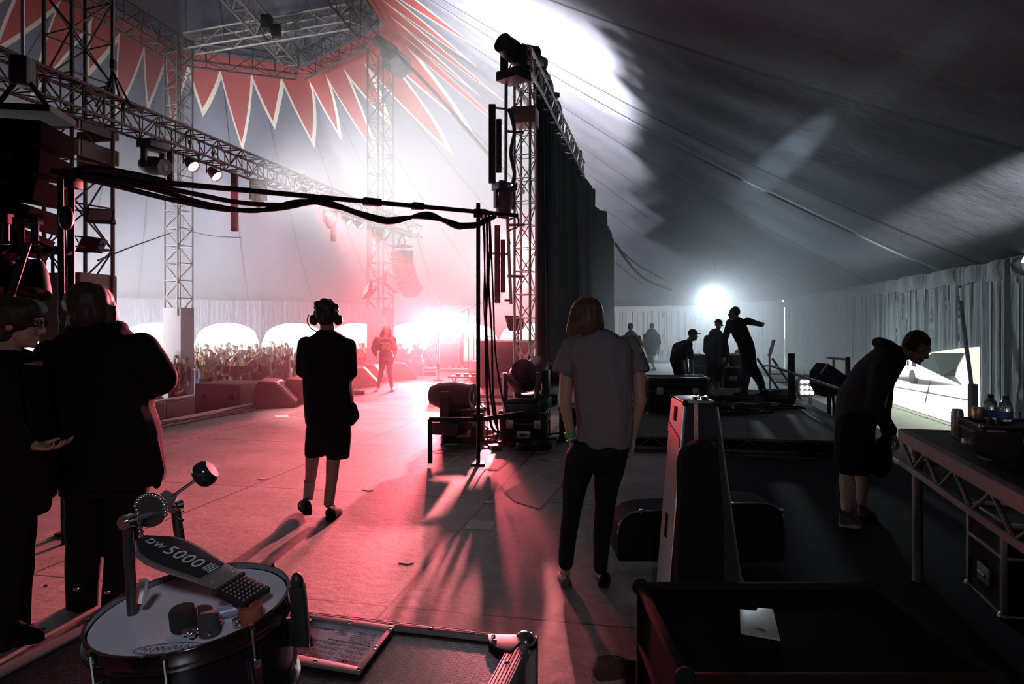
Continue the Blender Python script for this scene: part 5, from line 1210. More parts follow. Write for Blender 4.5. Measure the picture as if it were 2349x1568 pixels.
# ------------------------------------------------------------------ downstage: monitors, subs, barrier
WEDGE = mat('wedge_monitor_paint', (.15, .09, .09), .6); WGR = mat('wedge_grille', (.3, .2, .2), .55, bump=.4, scale=120)
def wedge(px, py, label, rz, s=1.0):
    p = fl(px, py); t = thing('wedge_monitor', label, 'stage monitor', p, rz)
    w_ = .72 * s; prof = [(-.3, 0), (.3, 0), (.33, .07), (.02, .40), (-.22, .42), (-.3, .2)]
    MB().prism([V((-w_ / 2, -y * s, z * s)) for y, z in prof], (w_, 0, 0)).build('cabinet', WEDGE, t, bevel=.012)
    a, b = V((0, -.325 * s, .085 * s)), V((0, -.035 * s, .395 * s)); n = V((0, -.73, .68)) * .012
    MB()._add([a + n + V((-w_ * .44, 0, 0)), a + n + V((w_ * .44, 0, 0)), b + n + V((w_ * .44, 0, 0)), b + n + V((-w_ * .44, 0, 0))], [(0, 1, 2, 3)]).build('grille', WGR, t, smooth=False)
    MB().box((w_ / 2 + .003, .05, .16 * s), (.01, .1, .06)).build('handle', BLACK, t)
    return t
W = [(634, 930, 'red-lit wedge monitor nearest the camera on the stage front', 1.25), (702, 922, 'wedge monitor partly hidden behind the man in headphones', 1.25), (832, 884, 'wedge monitor just left of the singer\'s feet', 1.2), (858, 872, 'wedge monitor behind the singer\'s legs', 1.15), (925, 868, 'wedge monitor right of the singer', 1.15), (962, 860, 'wedge monitor farthest along the stage front', 1.1)]
for i, (px, py, l, s) in enumerate(W): wedge(px, py, l, PI / 2 - A + (.0 if i % 2 else .15) + .25, s)
flight_case('small_case', 'tiny white-edged case on the stage beyond the farthest wedge monitors', fl(985, 862), (.4, .4, .25), .2, edge=mat('white_edge', (0, 0, 0)), latches=False, handles=False)
for px, py, l in ((986, 850, 'low footlight fixture beside the tiny white-edged case'), (1002, 848, 'dark footlight fixture right of the tiny case')):
    p = fl(px, py); par_can(p + V((0, 0, .10)), p + V((.5, -.3, .6)), l, LENS_OFF, .1, .2)
o = MB().box((0, 0, .05), (.28, .18, .1)).build('junction_box', BLACKMT, bevel=.01); o.location = fl(822, 905); tag(o, 'small dark box on the stage floor right of the man in headphones', 'box')
SUB = mat('sub_speaker_paint', (.11, .1, .1), .8); REDC = mat('red_case', (.25, .04, .05), .7)
def stackbox(loc, size, rz, m, label, name='subwoofer'):
    t = thing(name, label, 'loudspeaker' if name == 'subwoofer' else 'box', loc, rz); sx, sy, sz = size
    MB().box((0, 0, sz / 2), size).build('cabinet', m, t, bevel=.015)
    for dx in (-.3, .3): MB().box((dx * sx, -sy / 2 - .003, sz * .5), (.12, .02, .1)).build('handle_recess', BLACK, t)
    return t
v0 = -9.2
p = uv(13.6, v0, GZ); stackbox(p, (1.1, 1.0, .98), -A, SUB, 'grey subwoofer under a wider stack in front of the stage, left of the nearest wedge')
stackbox(p + V((0, 0, .98)), (1.1, 1.0, .55), -A, SUB, 'grey speaker box on top of the subwoofer with a blue cloth beyond it')
stackbox(p + V((1.06, .25, .98 + .0)), (.9, .8, .5), -A, REDC, 'red box beside the grey speaker box on the stack', 'crate')
stackbox(uv(14.0, v0 + .95, GZ), (.9, .8, .98), -A, SUB, 'dark box supporting the red box in front of the stage', 'crate')
o = MB(); o.ell((0, 0, 0), (.55, .3, .12)).ell((.4, 0, -.04), (.3, .25, .1)); o = fuse(o, 'folded_cloth', mat('blue_cloth', (.08, .1, .4), .9), None, .02, 2, folds(.03, 5)); o.location = p + V((1.85, .4, 1.42)); tag(o, 'blue cloth draped beyond the red box on the speaker stack', 'cloth')
o = MB().ell((0, 0, 0), (.16, .12, .12)); o = fuse(o, 'yellow_cloth', mat('yellow_cloth', (.75, .6, .12), .9), None, .02, 2, folds(.03, 6)); o.location = p + V((2.35, .3, 1.25)); tag(o, 'yellow cloth at the end of the blue cloth', 'cloth')
stackbox(uv(13.8, v0 + 2.0, GZ), (.9, .8, 1.2), -A, SUB, 'dark box under the blue cloth in front of the stage', 'crate')
# crowd barrier
def barrier(u0, label):
    t = thing('crowd_barrier', label, 'barrier', uv(u0, -10.6, GZ), PI / 2 - A)
    MB().box((0, 0, .55), (1.2, .04, 1.05)).build('front_sheet', mat('barrier_panel', (.13, .1, .1), .7), t); MB().box((0, .07, 1.12), (1.2, .18, .06)).build('top_rail', ALUX, t, bevel=.01)
    for x in (-.55, .55): MB().tube((x, 0, 0), (x, -.0, 1.1), .025).tube((x, 0, .9), (x, .9, 0), .02).build('strut', ALUX, t)
    return t
for i in range(12): barrier(10.2 + i * 1.22, 'grey crowd barrier panel in front of the first row' if i else 'grey crowd barrier panel nearest the camera, beyond the broad man\'s elbow')
bl = [o for o in COL.objects if o.name.startswith('crowd_barrier')]
for o in bl[1:]: o['group'] = 'crowd barrier panels'
# cables along the stage front
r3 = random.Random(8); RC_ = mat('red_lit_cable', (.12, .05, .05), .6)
for k in range(4):
    pts = [uv(8.2 + i * .75, -7.7 + .12 * k + r3.uniform(-.12, .12), .02 + .02 * r3.random()) for i in range(12)]
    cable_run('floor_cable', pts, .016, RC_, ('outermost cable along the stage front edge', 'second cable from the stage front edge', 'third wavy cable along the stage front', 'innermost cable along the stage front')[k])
t = thing('short_stand', 'short mic stand base with white clips left of the man in headphones', 'microphone stand', fl(694, 925)); MB().tube((0, 0, 0), (0, 0, .55), .012).build('pole', BLACKMT, t); MB().box((0, 0, .22), (.07, .07, .1)).build('clip', mat('white_edge', (0, 0, 0)), t); MB().lathe([(0, 0), (.12, 0), (.12, .02), (0, .03)], n=14).build('base', BLACKMT, t)
# tape, papers and scraps on the floor
TAPE = mat('pale_tape', (.55, .5, .48), .7)
def tape(a, b, label, w_=.045):
    a, b = fl(*a), fl(*b); d = (b - a).normalized(); s = V((d.y, -d.x, 0)) * w_ / 2; z = V((0, 0, .0015))
    o = MB().prism([a + s + z, b + s + z, b - s + z, a - s + z], (0, 0, .001)).build('floor_tape', TAPE, smooth=False); return tag(o, label, 'tape')
tape((1016, 1068), (1140, 1079), 'pale tape line on the floor crossing the foot of the upright pole'); tape((1016, 1068), (1063, 1041), 'pale tape line running away left of the upright pole'); tape((990, 1038), (1063, 1041), 'short pale tape line before the small flight case')
tape((1138, 1079), (1173, 1048), 'pale tape line slanting right of the upright pole'); tape((1170, 1049), (1296, 1058), 'long pale tape line towards the grey T-shirt man\'s leg'); tape((990, 1036), (1015, 1029), 'short tape piece at the case corner')
def paper(name, poly, label, m, cat, z=.002):
    P = [fl(*q) for q in poly]; o = MB().prism([p + V((0, 0, z)) for p in P], (0, 0, .002)).build(name, m, smooth=False); return tag(o, label, cat)
paper('paper_sheet', [(1064, 1213), (1078, 1192), (1135, 1198), (1126, 1216)], 'white sheet of paper lying on the red floor beside the floor seam', mat('white_paper', (.75, .72, .72), .8), 'paper')
paper('paper_sheet', [(630, 953), (660, 951), (663, 956), (634, 958)], 'white paper on the stage floor left of the man in headphones', MATS['white_paper'], 'paper')
GT = mat('grey_carpet_scrap', (.5, .49, .46), .8)
paper('floor_mat', [(1155, 1128), (1230, 1088), (1287, 1114), (1238, 1168), (1180, 1150)], 'grey diamond-shaped mat on the floor left of the grey T-shirt man', GT, 'mat')
paper('floor_mat', [(1272, 1070), (1300, 1056), (1300, 1080)], 'small grey scrap at the end of the tape line', GT, 'mat')
for q, l in (((933, 1290), 'small pale scrap on the red floor'), ((1120, 1152), 'tiny crumpled tape bit where two floor seams meet'), ((605, 1098), 'flattened pale sticker on the floor left of the man in headphones'), ((845, 1123), 'small pale sticker at the seam right of the man in headphones')):
    p = fl(*q); a = random.Random(q[0]); n = 9; ring = [p + V((math.cos(i * .7) * a.uniform(.03, .07), math.sin(i * .7) * a.uniform(.02, .05), .002)) for i in range(n)]
    tag(MB().prism(ring, (0, 0, .003)).build('scrap', TAPE, smooth=False), l, 'scrap')
# ------------------------------------------------------------------ raised backstage deck
DZ = 0.2
def lattice_side(root, a, b, h, m, n, r=.012, top=.05):
    a, b = V(a), V(b); d = b - a; mb = MB()
    q = d.to_track_quat('X', 'Z').to_matrix(); L_ = d.length
    mb.box((a + b) / 2 - V((0, 0, top / 2)), (L_, .05, top), q); mb.box((a + b) / 2 - V((0, 0, h)), (L_, .04, .035), q)
    for k in range(n):
        p0, p1, p2 = a + d * (k / n), a + d * ((k + .5) / n), a + d * ((k + 1) / n)
        mb.tube(p0 - V((0, 0, top)), p1 - V((0, 0, h)), r, n=6); mb.tube(p1 - V((0, 0, h)), p2 - V((0, 0, top)), r, n=6)
    return mb.build('lattice_frame', m, root)
DECKM = mat('deck_carpet', (.06, .066, .07), .8, noise=.3, scale=5); FRM = mat('deck_frame', (.16, .14, .14), .5, .6)
do = uv(8.9, -.8, 0); t = thing('stage_deck', 'raised black backstage deck with lattice front edge', 'platform', do, -A)
MB().box((1.75, 3.3, DZ - .02), (3.5, 6.6, .04)).build('deck_top', DECKM, t)
lattice_side(t, (0, 0, DZ), (3.5, 0, DZ), .165, FRM, 9, .008, .035); MB().box((1.75, 3.3, .06), (3.3, 6.3, .1)).build('underside', BLACK, t)
# hand rail at the right of the deck
def rel(t, p):  # world point to the frame of a thing turned by -A
    d = V(p) - V(t.location); return V((d.x * CA - d.y * SA, d.x * SA + d.y * CA, d.z))
pp_ = at(1815, 925, 12.0); t = thing('hand_rail', 'dark-posted hand rail with pale tubes along the right edge of the deck', 'railing', V((pp_.x, pp_.y, DZ)))
o_ = V(t.location)
MB().box((0, 0, .45), (.09, .09, .9)).build('post', BLACKMT, t)
MB().tube(at(1767, 838, 13.2) - o_, at(1925, 892, 9.6) - o_, .025).build('top_rail', ALU, t)
MB().tube(at(1815, 928, 12.0) - o_, at(1935, 1003, 8.75) - o_, .03).build('bottom_rail', ALU, t); a = at(2033, 1038, 7.2); b = at(2092, 1075, 6.5)
MB().tube(at(1935, 1003, 8.75) - o_, b - o_, .03).build('bottom_rail', ALU, t)
MB().tube(at(1925, 892, 9.6) - o_, V((at(1925, 892, 9.6) - o_).to_tuple()[:2] + (-.2,)), .02).build('post', BLACKMT, t)
# gear on the deck
p = fl(1550, 930, DZ); p = V((.24 / .24 * (1550 - 1174.5) / F * 11, 11, DZ))
flight_case('flight_case', 'wide black flight case on the deck before the man in the cap', p, (.92, .6, .56), -.12, edge=mat('dark_edge', (0, 0, 0)))
flight_case('flight_case', 'tall black case left of the wide case on the deck', V((2.05, 11.6, DZ)), (.4, .5, .48), -.2, edge=MATS['dark_edge'], latches=False)
p = fl(1672, 895); flight_case('flight_case', 'silver-edged case behind the crew, lit by the work light', V((17.4 * (1672 - 1174.5) / F, 17.4, 0)), (.55, .5, .85), .1, latches=False)
flight_case('flight_case', 'silver-edged case left of the bowed crew member\'s legs', V((18.5 * (1615 - 1174.5) / F, 18.5, 0)), (.7, .5, .8), -.1, latches=False, handles=False)
mb = MB(); mb.ell((0, 0, .45), (.2, .18, .45)).ell((.05, 0, .85), (.14, .14, .12)); o = fuse(mb, 'cloth_sack', mat('pale_green_sack', (.5, .6, .52), .9), None, .03, 2, folds(.02, 5)); o.location = V((18 * (1693 - 1174.5) / F, 18, 0)); tag(o, 'pale green sack beside the silver-edged case behind the pointing man', 'sack')
r4 = random.Random(9)
CL_ = ['black cable heap at the pointing man\'s feet', 'black cable snaking left on the deck', 'black cable lying across the deck behind the upright pale case', 'black cable nearest the deck front', 'black cable loop beside the hand rail post', 'black cable in the middle of the deck']
for k in range(6):
    cx, cy = (4.2, 11.6) if k in (0, 4) else (3.4, 11.0)
    pts = [V((cx + r4.uniform(-.9, .7), cy + r4.uniform(-.5, .5), DZ + .02 + .05 * r4.random())) for _ in range(9)]
    cable_run('deck_cable', pts, .018, BLACKPL, CL_[k])
mb = MB()
for i in range(12): mb.ell((r4.uniform(-.7, .7), r4.uniform(-.2, .2), r4.uniform(.03, .1)), (r4.uniform(.08, .22), r4.uniform(.08, .15), r4.uniform(.04, .09)))
o = fuse(mb, 'dark_bags', BLACK, None, .03, 2, folds(.02, 6)); o.name = 'cloth_heap'; o.location = (4.25, 12.2, DZ); tag(o, 'heap of dark bags and drapes on the deck left of the rail post', 'heap')
flight_case('open_case_lid', 'leaning black case lid on the deck right of the pointing man', V((4.95, 12.6, DZ)), (.6, .14, .2), .3, latches=False, handles=False, edge=MATS['dark_edge'])
def aluminium_ladder():
    o = at(1790, 905, 13.2); t = thing('ladder', 'pale folded ladder leaning behind the rail left of the post', 'ladder', V((o.x, o.y, 0)))
    a, b = V((.25, .1, 0)), V((-.35, .3, .95)); s = V((.3, .0, 0))
    MB().tube(a, b, .022).tube(a + s, b + s, .022).build('side_rail', STEEL, t); mb = MB()
    for i in range(1, 6): q = a.lerp(b, i / 6); mb.tube(q, q + s, .014)
    mb.build('rung', STEEL, t)
aluminium_ladder()
# light cluster and wedge on stands at the right of the rail
o = at(1852, 885, 12.6); t = thing('lamp_cluster', 'round cluster of bright reflecting lamps on a stand beyond the hand rail', 'stage light', V((o.x, o.y, 0)))
z = o.z; MB().tube((.05, 0, 0), (.05, 0, z - .15), .03).build('stand', STEEL, t); MB().tube((-.15, 0, 0), (.25, 0, 0.0), .02).build('foot', STEEL, t)
MB().ell((0, .03, z), (.26, .12, .21), n=20, m=12).build('housing', STEEL, t)
for i, (x, zz) in enumerate([(a_, b_) for b_ in (.09, -.02, -.12) for a_ in (-.13, -.04, .05, .14)][:11]):
    MB().ell((x, -.09, z + zz), (.038, .03, .038), n=10, m=6).build('bulb', mat('cluster_bulb', (1, 1, 1), .2, emit=(.95, .98, 1), strength=3), t)
o = at(1902, 868, 11.3); t = thing('monitor_speaker', 'black wedge speaker tilted up on a stand right of the lamp cluster', 'stage monitor', V((o.x, o.y, 0)))
z = o.z; MB().prism([(-.22, -.2, z + .1), (-.1, -.2, z + .26), (.26, -.2, z + .02), (.2, -.2, z - .2), (-.1, -.2, z - .3), (-.22, -.2, z - .12)], (0, .45, 0)).build('cabinet', SPEAKER, t, bevel=.015)
MB().tube((0, 0, 0), (0, 0, z - .2), .035).tube((.12, 0, 0), (.05, 0, z - .25), .02).build('stand', BLACKMT, t)
MB().tube((-.24, -.21, z + .1), (-.11, -.21, z + .27), .008).build('edge_trim', ALU, t)
o = at(1770, 797, 14.0); t = thing('sign_paddle', 'small white-lit slotted paddle on a leaning stick above the rail', 'paddle', at(1768, 840, 14.0) - V((0, 0, .7)))
q = at(1765, 815, 14) - V(t.location); MB().tube((0, 0, 0), q, .02).build('stick', ALU, t)
e = at(1775, 781, 14) - V(t.location); R_ = (e - q).to_track_quat('Z', 'Y').to_matrix(); mb = MB()
for x in (-.045, .045): mb.box((q + e) / 2 + R_ @ V((x, 0, 0)), (.05, .02, .3), R_)
mb.box(q, (.15, .02, .04), R_).box((q + e) / 2, (.15, .02, .03), R_).box(e, (.15, .02, .04), R_); mb.build('paddle', mat('pale_enamel', (.8, .8, .78), .5), t)
o = at(1922, 822, 11.6); t = thing('bracket_stand', 'pale T-shaped bracket on a post above the wedge speaker', 'stand', V((o.x, o.y, 0)))
MB().tube((-.07, 0, 0), (-.07, 0, o.z), .025).build('post', STEEL, t); MB().box((-.03, 0, o.z), (.3, .06, .035), Euler((0, .08, 0)).to_matrix()).build('crossbar', mat('pale_enamel', (0, 0, 0)), t); MB().box((.17, 0, o.z - .15), (.06, .06, .36)).build('bracket', BLACKMT, t)

# ------------------------------------------------------------------ outside the lifted wall flap
def outp(px, py, v): # point of the plane v = const seen at px
    X_Y = (px - 1174.5) / F; u = v * (CA + X_Y * SA) / (X_Y * CA - SA); p = uv(u, v); return at(px, py, p.y)
t = thing('metal_rail', 'dark thin tube railing outside the lifted tent wall', 'railing', outp(2118, 940, 9.5))
o_ = V(t.location); mb = MB().tube(outp(2030, 883, 9.5) - o_, outp(2232, 919, 9.5) - o_, .025).tube(outp(2134, 873, 9.5) - o_, outp(2118, 942, 9.5) - o_, .022).tube(outp(2114, 943, 9.5) - o_, outp(2195, 958, 9.5) - o_, .018).tube(outp(2113, 950, 9.5) - o_, outp(2111, 970, 9.5) - o_, .02)
mb.ell(outp(2128, 900, 9.5) - o_, (.12, .05, .05)); mb.build('rail', BLACKMT, t)
a, b = outp(2025, 918, 8.6), outp(2195, 982, 8.6); t = thing('ground_tube', 'thick dark tube slanting across the bright tent opening', 'pipe', a); MB().tube((0, 0, 0), b - a, .095, n=14).build('tube', mat('dark_green_tube', (.06, .07, .06), .6), t)
WV = mat('white_van_paint', (.8, .8, .8), .4)
o = outp(2110, 985, 13.0); t = thing('vehicle', 'white low vehicle with small dark windows outside the tent opening', 'van', V((o.x, o.y, GZ)), -A)
MB().box((0, 0, .75), (2.0, 6, .9)).build('body', WV, t, bevel=.08)
for y in (-2.2, -1.4, -.9): MB().box((-1.01, y, .95), (.03, .5 if y < -2 else .2, .22)).build('window', BLACK, t)
for y in (-2, 2): MB().lathe([(0, -.1), (.33, -.1), (.33, .1), (0, .1)], (-.95, y, .33), 16, Euler((0, PI / 2, 0)).to_matrix()).build('wheel', BLACK, t)
# flap of canvas folded across the opening
q = [outp(2098, 832, 7.85), outp(2140, 809, 7.85), outp(2212, 809, 7.85), outp(2196, 840, 7.95), outp(2190, 862, 7.95), outp(2207, 884, 7.9), outp(2160, 862, 7.8)]
c = q[0]; mb = MB(); mb.v = [tuple(p - c) for p in q]; mb.f = [(0, 1, 2, 3, 4, 5, 6)]; o = mb.build('canvas_flap', mat('grey_green_canvas', (.3, .34, .29), .85), smooth=False); o.location = c; md = o.modifiers.new('t', 'SOLIDIFY'); md.thickness = .03
tag(o, 'grey-green folded canvas flap hanging in the bright opening beside the bending man\'s face', 'canvas')
p0 = outp(2232, 880, 7.6); t = thing('tent_prop', 'dark box-topped tent pole at the right side of the bright opening', 'pole', V((p0.x, p0.y, GZ)))
MB().box((0, 0, (p0.z - GZ) / 2), (.16, .16, p0.z - GZ)).build('padded_sleeve', mat('prop_sleeve', (.04, .04, .04), .8), t)
MB().tube((-.04, 0, p0.z - GZ), outp(2203, 690, 7.6) - V(t.location), .05).build('pole', mat('prop_pole', (.2, .21, .2), .6), t)
# wall posts
for px in (1880, 1955, 2018, 2310):
    p = outp(px, 745, 7.85); t = thing('wall_pole', {1880: 'pale wall pole left of the T-shaped bracket', 1955: 'pale wall pole above the bending man\'s back', 2018: 'pale wall pole over the bending man\'s hood', 2310: 'wide pale wall pole at the right frame edge behind the bottles'}[px], 'pole', V((p.x, p.y, GZ)))
    MB().tube((0, 0, 0), (0, 0, EZ - GZ), .045 if px < 2300 else .06).build('tube', mat('wall_pole_grey', (.42, .44, .42), .6), t)

# ------------------------------------------------------------------ work table at the right
TZ_ = .93; A0 = fl(2070, 985, TZ_); e = (fl(2349, 1132, TZ_) - A0).normalized(); s = V((-e.y, e.x, 0))
ang = math.atan2(s.y, s.x)
t = thing('deck_table', 'black stage-deck table with lattice edge and round legs at the right', 'table', V((A0.x, A0.y, 0)), ang)
MB().box((.62, -1.15, TZ_ - .02), (1.2, 2.25, .04)).build('table_top', mat('table_black', (.02, .02, .022), .5), t, bevel=.005)
TFM = mat('table_frame', (.30, .24, .23), .5, .5)
lattice_side(t, (0.0, 0, TZ_ + .002), (0.0, -2.35, TZ_ + .002), .21, TFM, 5, .011, .07); lattice_side(t, (0.0, 0.02, TZ_ + .002), (1.22, .02, TZ_ + .002), .21, TFM, 3, .01, .07)
for x, y in ((.06, -.1), (1.12, -.1), (.06, -2.2), (1.12, -2.2)): MB().tube((x, y, 0), (x, y, TZ_ - .04), .032, n=14).build('leg', mat('leg_steel', (.22, .2, .19), .5, .5), t)
def ontable(px, py, z=TZ_): return fl(px, py, z)
t = thing('drink_can', 'tall drink can standing at the far edge of the work table', 'can', ontable(2196, 1001))
MB().lathe([(0, 0), (.027, 0), (.033, .012), (.033, .145), (.027, .16), (.027, .166), (0, .163)], n=20).build('can_body', mat('can_print', (.35, .36, .3), .35, .4), t); MB().box((0, 0, .1), (.0665, .02, .05)).build('print_band', mat('can_band', (.5, .15, .15), .4), t)
p = at(2242, 968, 4.15)
flight_case('rack_case', 'low black rack case on the table under the bottles with a pale label', V((2.86, 3.84, TZ_)), (.5, .36, .115), ang, latches=False, handles=False, edge=MATS['dark_edge'], ew=.015)
o = MB().box((0, 0, 0), (.09, .003, .032)).build('label_tag', mat('grey_label', (.5, .45, .45), .7)); o.location = at(2286, 993, 3.6); o.rotation_euler = (0, 0, ang); tag(o, 'pale rectangular label on the front of the low black case', 'label')
t = thing('equipment_rack', 'wide black electronic unit lying nearest on the work table', 'mixer', V((2.66, 3.2, TZ_ + .002)), ang)
MB().box((0, 0, .06), (.7, .5, .12)).build('body', BLACK, t, bevel=.01)
for i in range(5): MB().lathe([(0, 0), (.016, 0), (.013, .02), (0, .02)], (-.25 + i * .1, -.1, .12), 12).build('knob', STEEL if i == 1 else BLACKMT, t)
for i, (px, Y, l) in enumerate(((2272, 4.0, 'left one of two clear water bottles with blue labels on the table'), (2307, 3.92, 'right one of two clear water bottles with blue labels on the table'))):
    z0 = TZ_ + .118; X = (px - 1174.5) / F * Y; t = thing('water_bottle', l, 'bottle', (X, Y, z0 - .0))
    MB().lathe([(0, 0), (.03, 0), (.034, .01), (.034, .05), (.0345, .075), (.030, .105), (.014, .125), (.014, .128), (0, .128)], n=22).build('bottle_body', mat('water_plastic', (.85, .9, .95), .08, Transmission_Weight=.75, IOR=1.3), t)
    MB().lathe([(.0352, .012), (.0352, .052)], n=22).build('bottle_label', mat('blue_label', (.12, .25, .6), .6), t)
    MB().lathe([(0, .126), (.0165, .126), (.0165, .146), (0, .146)], n=18).build('cap', BLACKPL, t)
p = at(2243, 968, 4.0); t = thing('drink_can', 'short golden can beside the two water bottles', 'can', V((p.x, p.y, TZ_ + .118 - .0))); t.location.z = TZ_ + .1175
MB().lathe([(0, 0), (.03, 0), (.033, .01), (.033, .062), (.028, .072), (0, .07)], n=20).build('can_body', mat('gold_can', (.5, .36, .16), .35, .6), t)
for i, (px, py, l) in enumerate(((2222, 1003, 'dark round tin at the table edge near the tall can'), (2218, 985, 'crumpled dark cloth on the table between the cans'))):
    q = ontable(px, py + 12)
    if i == 0: o = MB().lathe([(0, 0), (.038, 0), (.038, .025), (0, .03)], n=18).build('tin', STEEL); o.location = q
    else: o = fuse(MB().ell((0, 0, .03), (.08, .05, .035)).ell((.06, .02, .03), (.05, .05, .03)), 'dark_cloth', BLACK, None, .008, 2, folds(.006, 12)); o.location = q + V((.04, .0, 0))
    tag(o, l, 'tin' if i == 0 else 'cloth')
cable_run('table_cable', [ontable(2180, 1020) + V((0, -.02, .0)), at(2176, 1040, 3.75), at(2182, 1062, 3.7), at(2200, 1080, 3.75)], .006, BLACKPL, 'thin black cable hanging over the lattice edge of the table')
cable_run('table_cable', [ontable(2230, 1040, TZ_ + .01), ontable(2270, 1055, TZ_ + .13), ontable(2320, 1050, TZ_ + .13), ontable(2345, 1030, TZ_ + .14)], .005, BLACK, 'thin cable looping over the black electronic unit')
for i, (px, py) in enumerate(((2290, 968), (2270, 962))):
    o = MB().lathe([(0, 0), (.012, 0), (.014, .03), (.008, .045), (0, .045)], n=12).build('plug', BLACKPL); o.location = at(px, py + 8, 3.75); o.location.z = TZ_ + .119; tag(o, ('small black jack plug standing before the right bottle', 'small black jack plug standing before the left bottle')[i], 'plug')
# dark gear below the table
flight_case('flight_case', 'black case on the floor below the far end of the table', V((3.05, 3.9, 0)), (.6, .5, .5), ang, edge=STEEL, latches=False)

# ------------------------------------------------------------------ instrument cases
Y1 = 3.7
fr = [at(1571, 925, Y1), at(1644, 925, Y1), at(1712, 1423, Y1), at(1531, 1423, Y1)]; o_ = V((fr[3].x, Y1, 0)); fr[2].z = fr[3].z = 0.0
bk = V((.015, .34, -.0))
t = thing('upright_guitar_case', 'tall tapered case standing upright, pink-lit pale side with red tape band', 'instrument case', o_)
F_ = [p - o_ for p in fr]
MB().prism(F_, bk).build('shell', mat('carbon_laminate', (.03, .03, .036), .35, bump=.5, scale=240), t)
def face(name, pts, off, m, th=.008):
    P = [V(p) for p in pts]; n = (P[1] - P[0]).cross(P[2] - P[0]).normalized(); n = n if n.dot(off) > 0 else -n
    return MB().prism([p + n * .001 for p in P], n * th).build(name, m, t, smooth=False)
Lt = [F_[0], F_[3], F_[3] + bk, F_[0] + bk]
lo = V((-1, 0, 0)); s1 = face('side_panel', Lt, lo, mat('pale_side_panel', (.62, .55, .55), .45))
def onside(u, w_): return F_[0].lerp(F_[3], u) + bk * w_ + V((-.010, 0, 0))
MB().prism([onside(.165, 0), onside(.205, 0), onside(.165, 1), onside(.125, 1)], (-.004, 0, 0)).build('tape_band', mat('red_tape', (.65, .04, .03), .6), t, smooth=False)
for a, b in ((.03, .10), (.55, .66)): MB().prism([onside(a, .45), onside(b, .45), onside(b, .62), onside(a, .62)], (-.004, 0, 0)).build('slot', BLACK, t, smooth=False)
mb = MB(); mb.tube(F_[0], F_[3], .008, n=6); mb.tube(F_[0] + bk, F_[3] + bk, .008, n=6)
for i in range(90): q = F_[0].lerp(F_[3], i / 90) + V((.004, -.006, 0)); mb.ell(q, (.0055, .005, .004), n=6, m=4)
mb.build('riveted_edge', ALU, t)
mb = MB(); mb.tube(F_[1], F_[2], .006, n=6)
for i in range(70): mb.ell(F_[1].lerp(F_[2], i / 70) + V((0, -.004, 0)), (.0035, .004, .0035), n=6, m=4)
mb.build('riveted_edge', ALU, t)
mid0, mid1 = F_[0].lerp(F_[1], .33), F_[3].lerp(F_[2], .33); mb = MB()
for k in range(3): a = F_[0].lerp(F_[1], .3 + k * .045); b = F_[3].lerp(F_[2], .35 + k * .02); mb.tube(a + V((0, -.004, 0)), b + V((0, -.004, 0)), .005, n=5)
mb.build('closure_rail', ALU, t)
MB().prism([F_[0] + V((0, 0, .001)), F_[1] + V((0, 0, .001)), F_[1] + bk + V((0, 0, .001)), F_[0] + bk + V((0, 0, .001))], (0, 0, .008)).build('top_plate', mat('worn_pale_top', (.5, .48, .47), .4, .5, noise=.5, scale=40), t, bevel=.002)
for i in range(4): MB().box(F_[0].lerp(F_[1], .45 + i * .14) + bk * (.3 + .12 * (i % 2)) + V((0, 0, .018)), (.018, .05, .018)).build('catch', CHROME if i % 2 else BLACKMT, t, bevel=.003)
q = F_[0].lerp(F_[2], .22) + V((.06, -.008, .02)); MB().box(q, (.085, .012, .1)).build('latch_plate', BLACKMT, t, bevel=.004); MB().box(q + V((.022, -.01, 0)), (.025, .012, .07)).build('latch', BLACKPL, t, bevel=.003)
for i, (a, b) in enumerate(((.02, 0), (.98, 0), (.02, 1), (.98, 1))): MB().ell(F_[0].lerp(F_[1], a) + bk * b, (.018,) * 3, n=10, m=8).build('corner', BLACKMT, t)
# gig bag
def bagshape(Y, pts, depth, name, label, cat, m, base=None, wr=.006, vox=.014, rim=None):
    P = [at(x, y, Y) for x, y in pts]; o_ = V((P[0].x, Y, 0)); 
    for p in P: p.z = max(p.z, .012)
    t = thing(name, label, cat, o_); mb = MB().prism([p - o_ for p in P], (0, depth, 0)); fuse(mb, 'shell', m, t, vox, 5, folds(wr, 4)); 
    if rim: MB().path(smoothpts([at(x, y, Y + dy) - o_ for x, y, dy in rim], 5), .006, 6).build('metal_rim', ALUX, t)
    return t
bagshape(3.42, [(1552, 1480), (1556, 1300), (1562, 1065), (1570, 1040), (1595, 1016), (1632, 1012), (1650, 1040), (1662, 1200), (1668, 1400), (1672, 1480)], .12, 'gig_bag', 'soft black gig bag standing before the tall pale-sided case', 'instrument case', BLACK)
t = bagshape(4.35, [(1418, 1290), (1417, 1225), (1424, 1196), (1445, 1178), (1475, 1172), (1540, 1168), (1620, 1158), (1700, 1153), (1755, 1154), (1785, 1165), (1799, 1185), (1803, 1230), (1800, 1290)], .32, 'guitar_case', 'rounded black guitar case on its side with glinting rim, behind the gig bag', 'instrument case', BLACK, wr=.001,
         rim=[(1417, 1225, -.01), (1424, 1196, -.01), (1445, 1178, -.01), (1475, 1172, -.01), (1540, 1168, -.01), (1620, 1158, -.01), (1700, 1153, -.01), (1755, 1154, -.01), (1785, 1165, -.01), (1799, 1187, -.01)])
for x, y in ((1471, 1172), (1682, 1156), (1792, 1172)): MB().box(at(x, y, 4.33) - V(t.location), (.03, .03, .025)).build('catch', CHROME, t, bevel=.003)
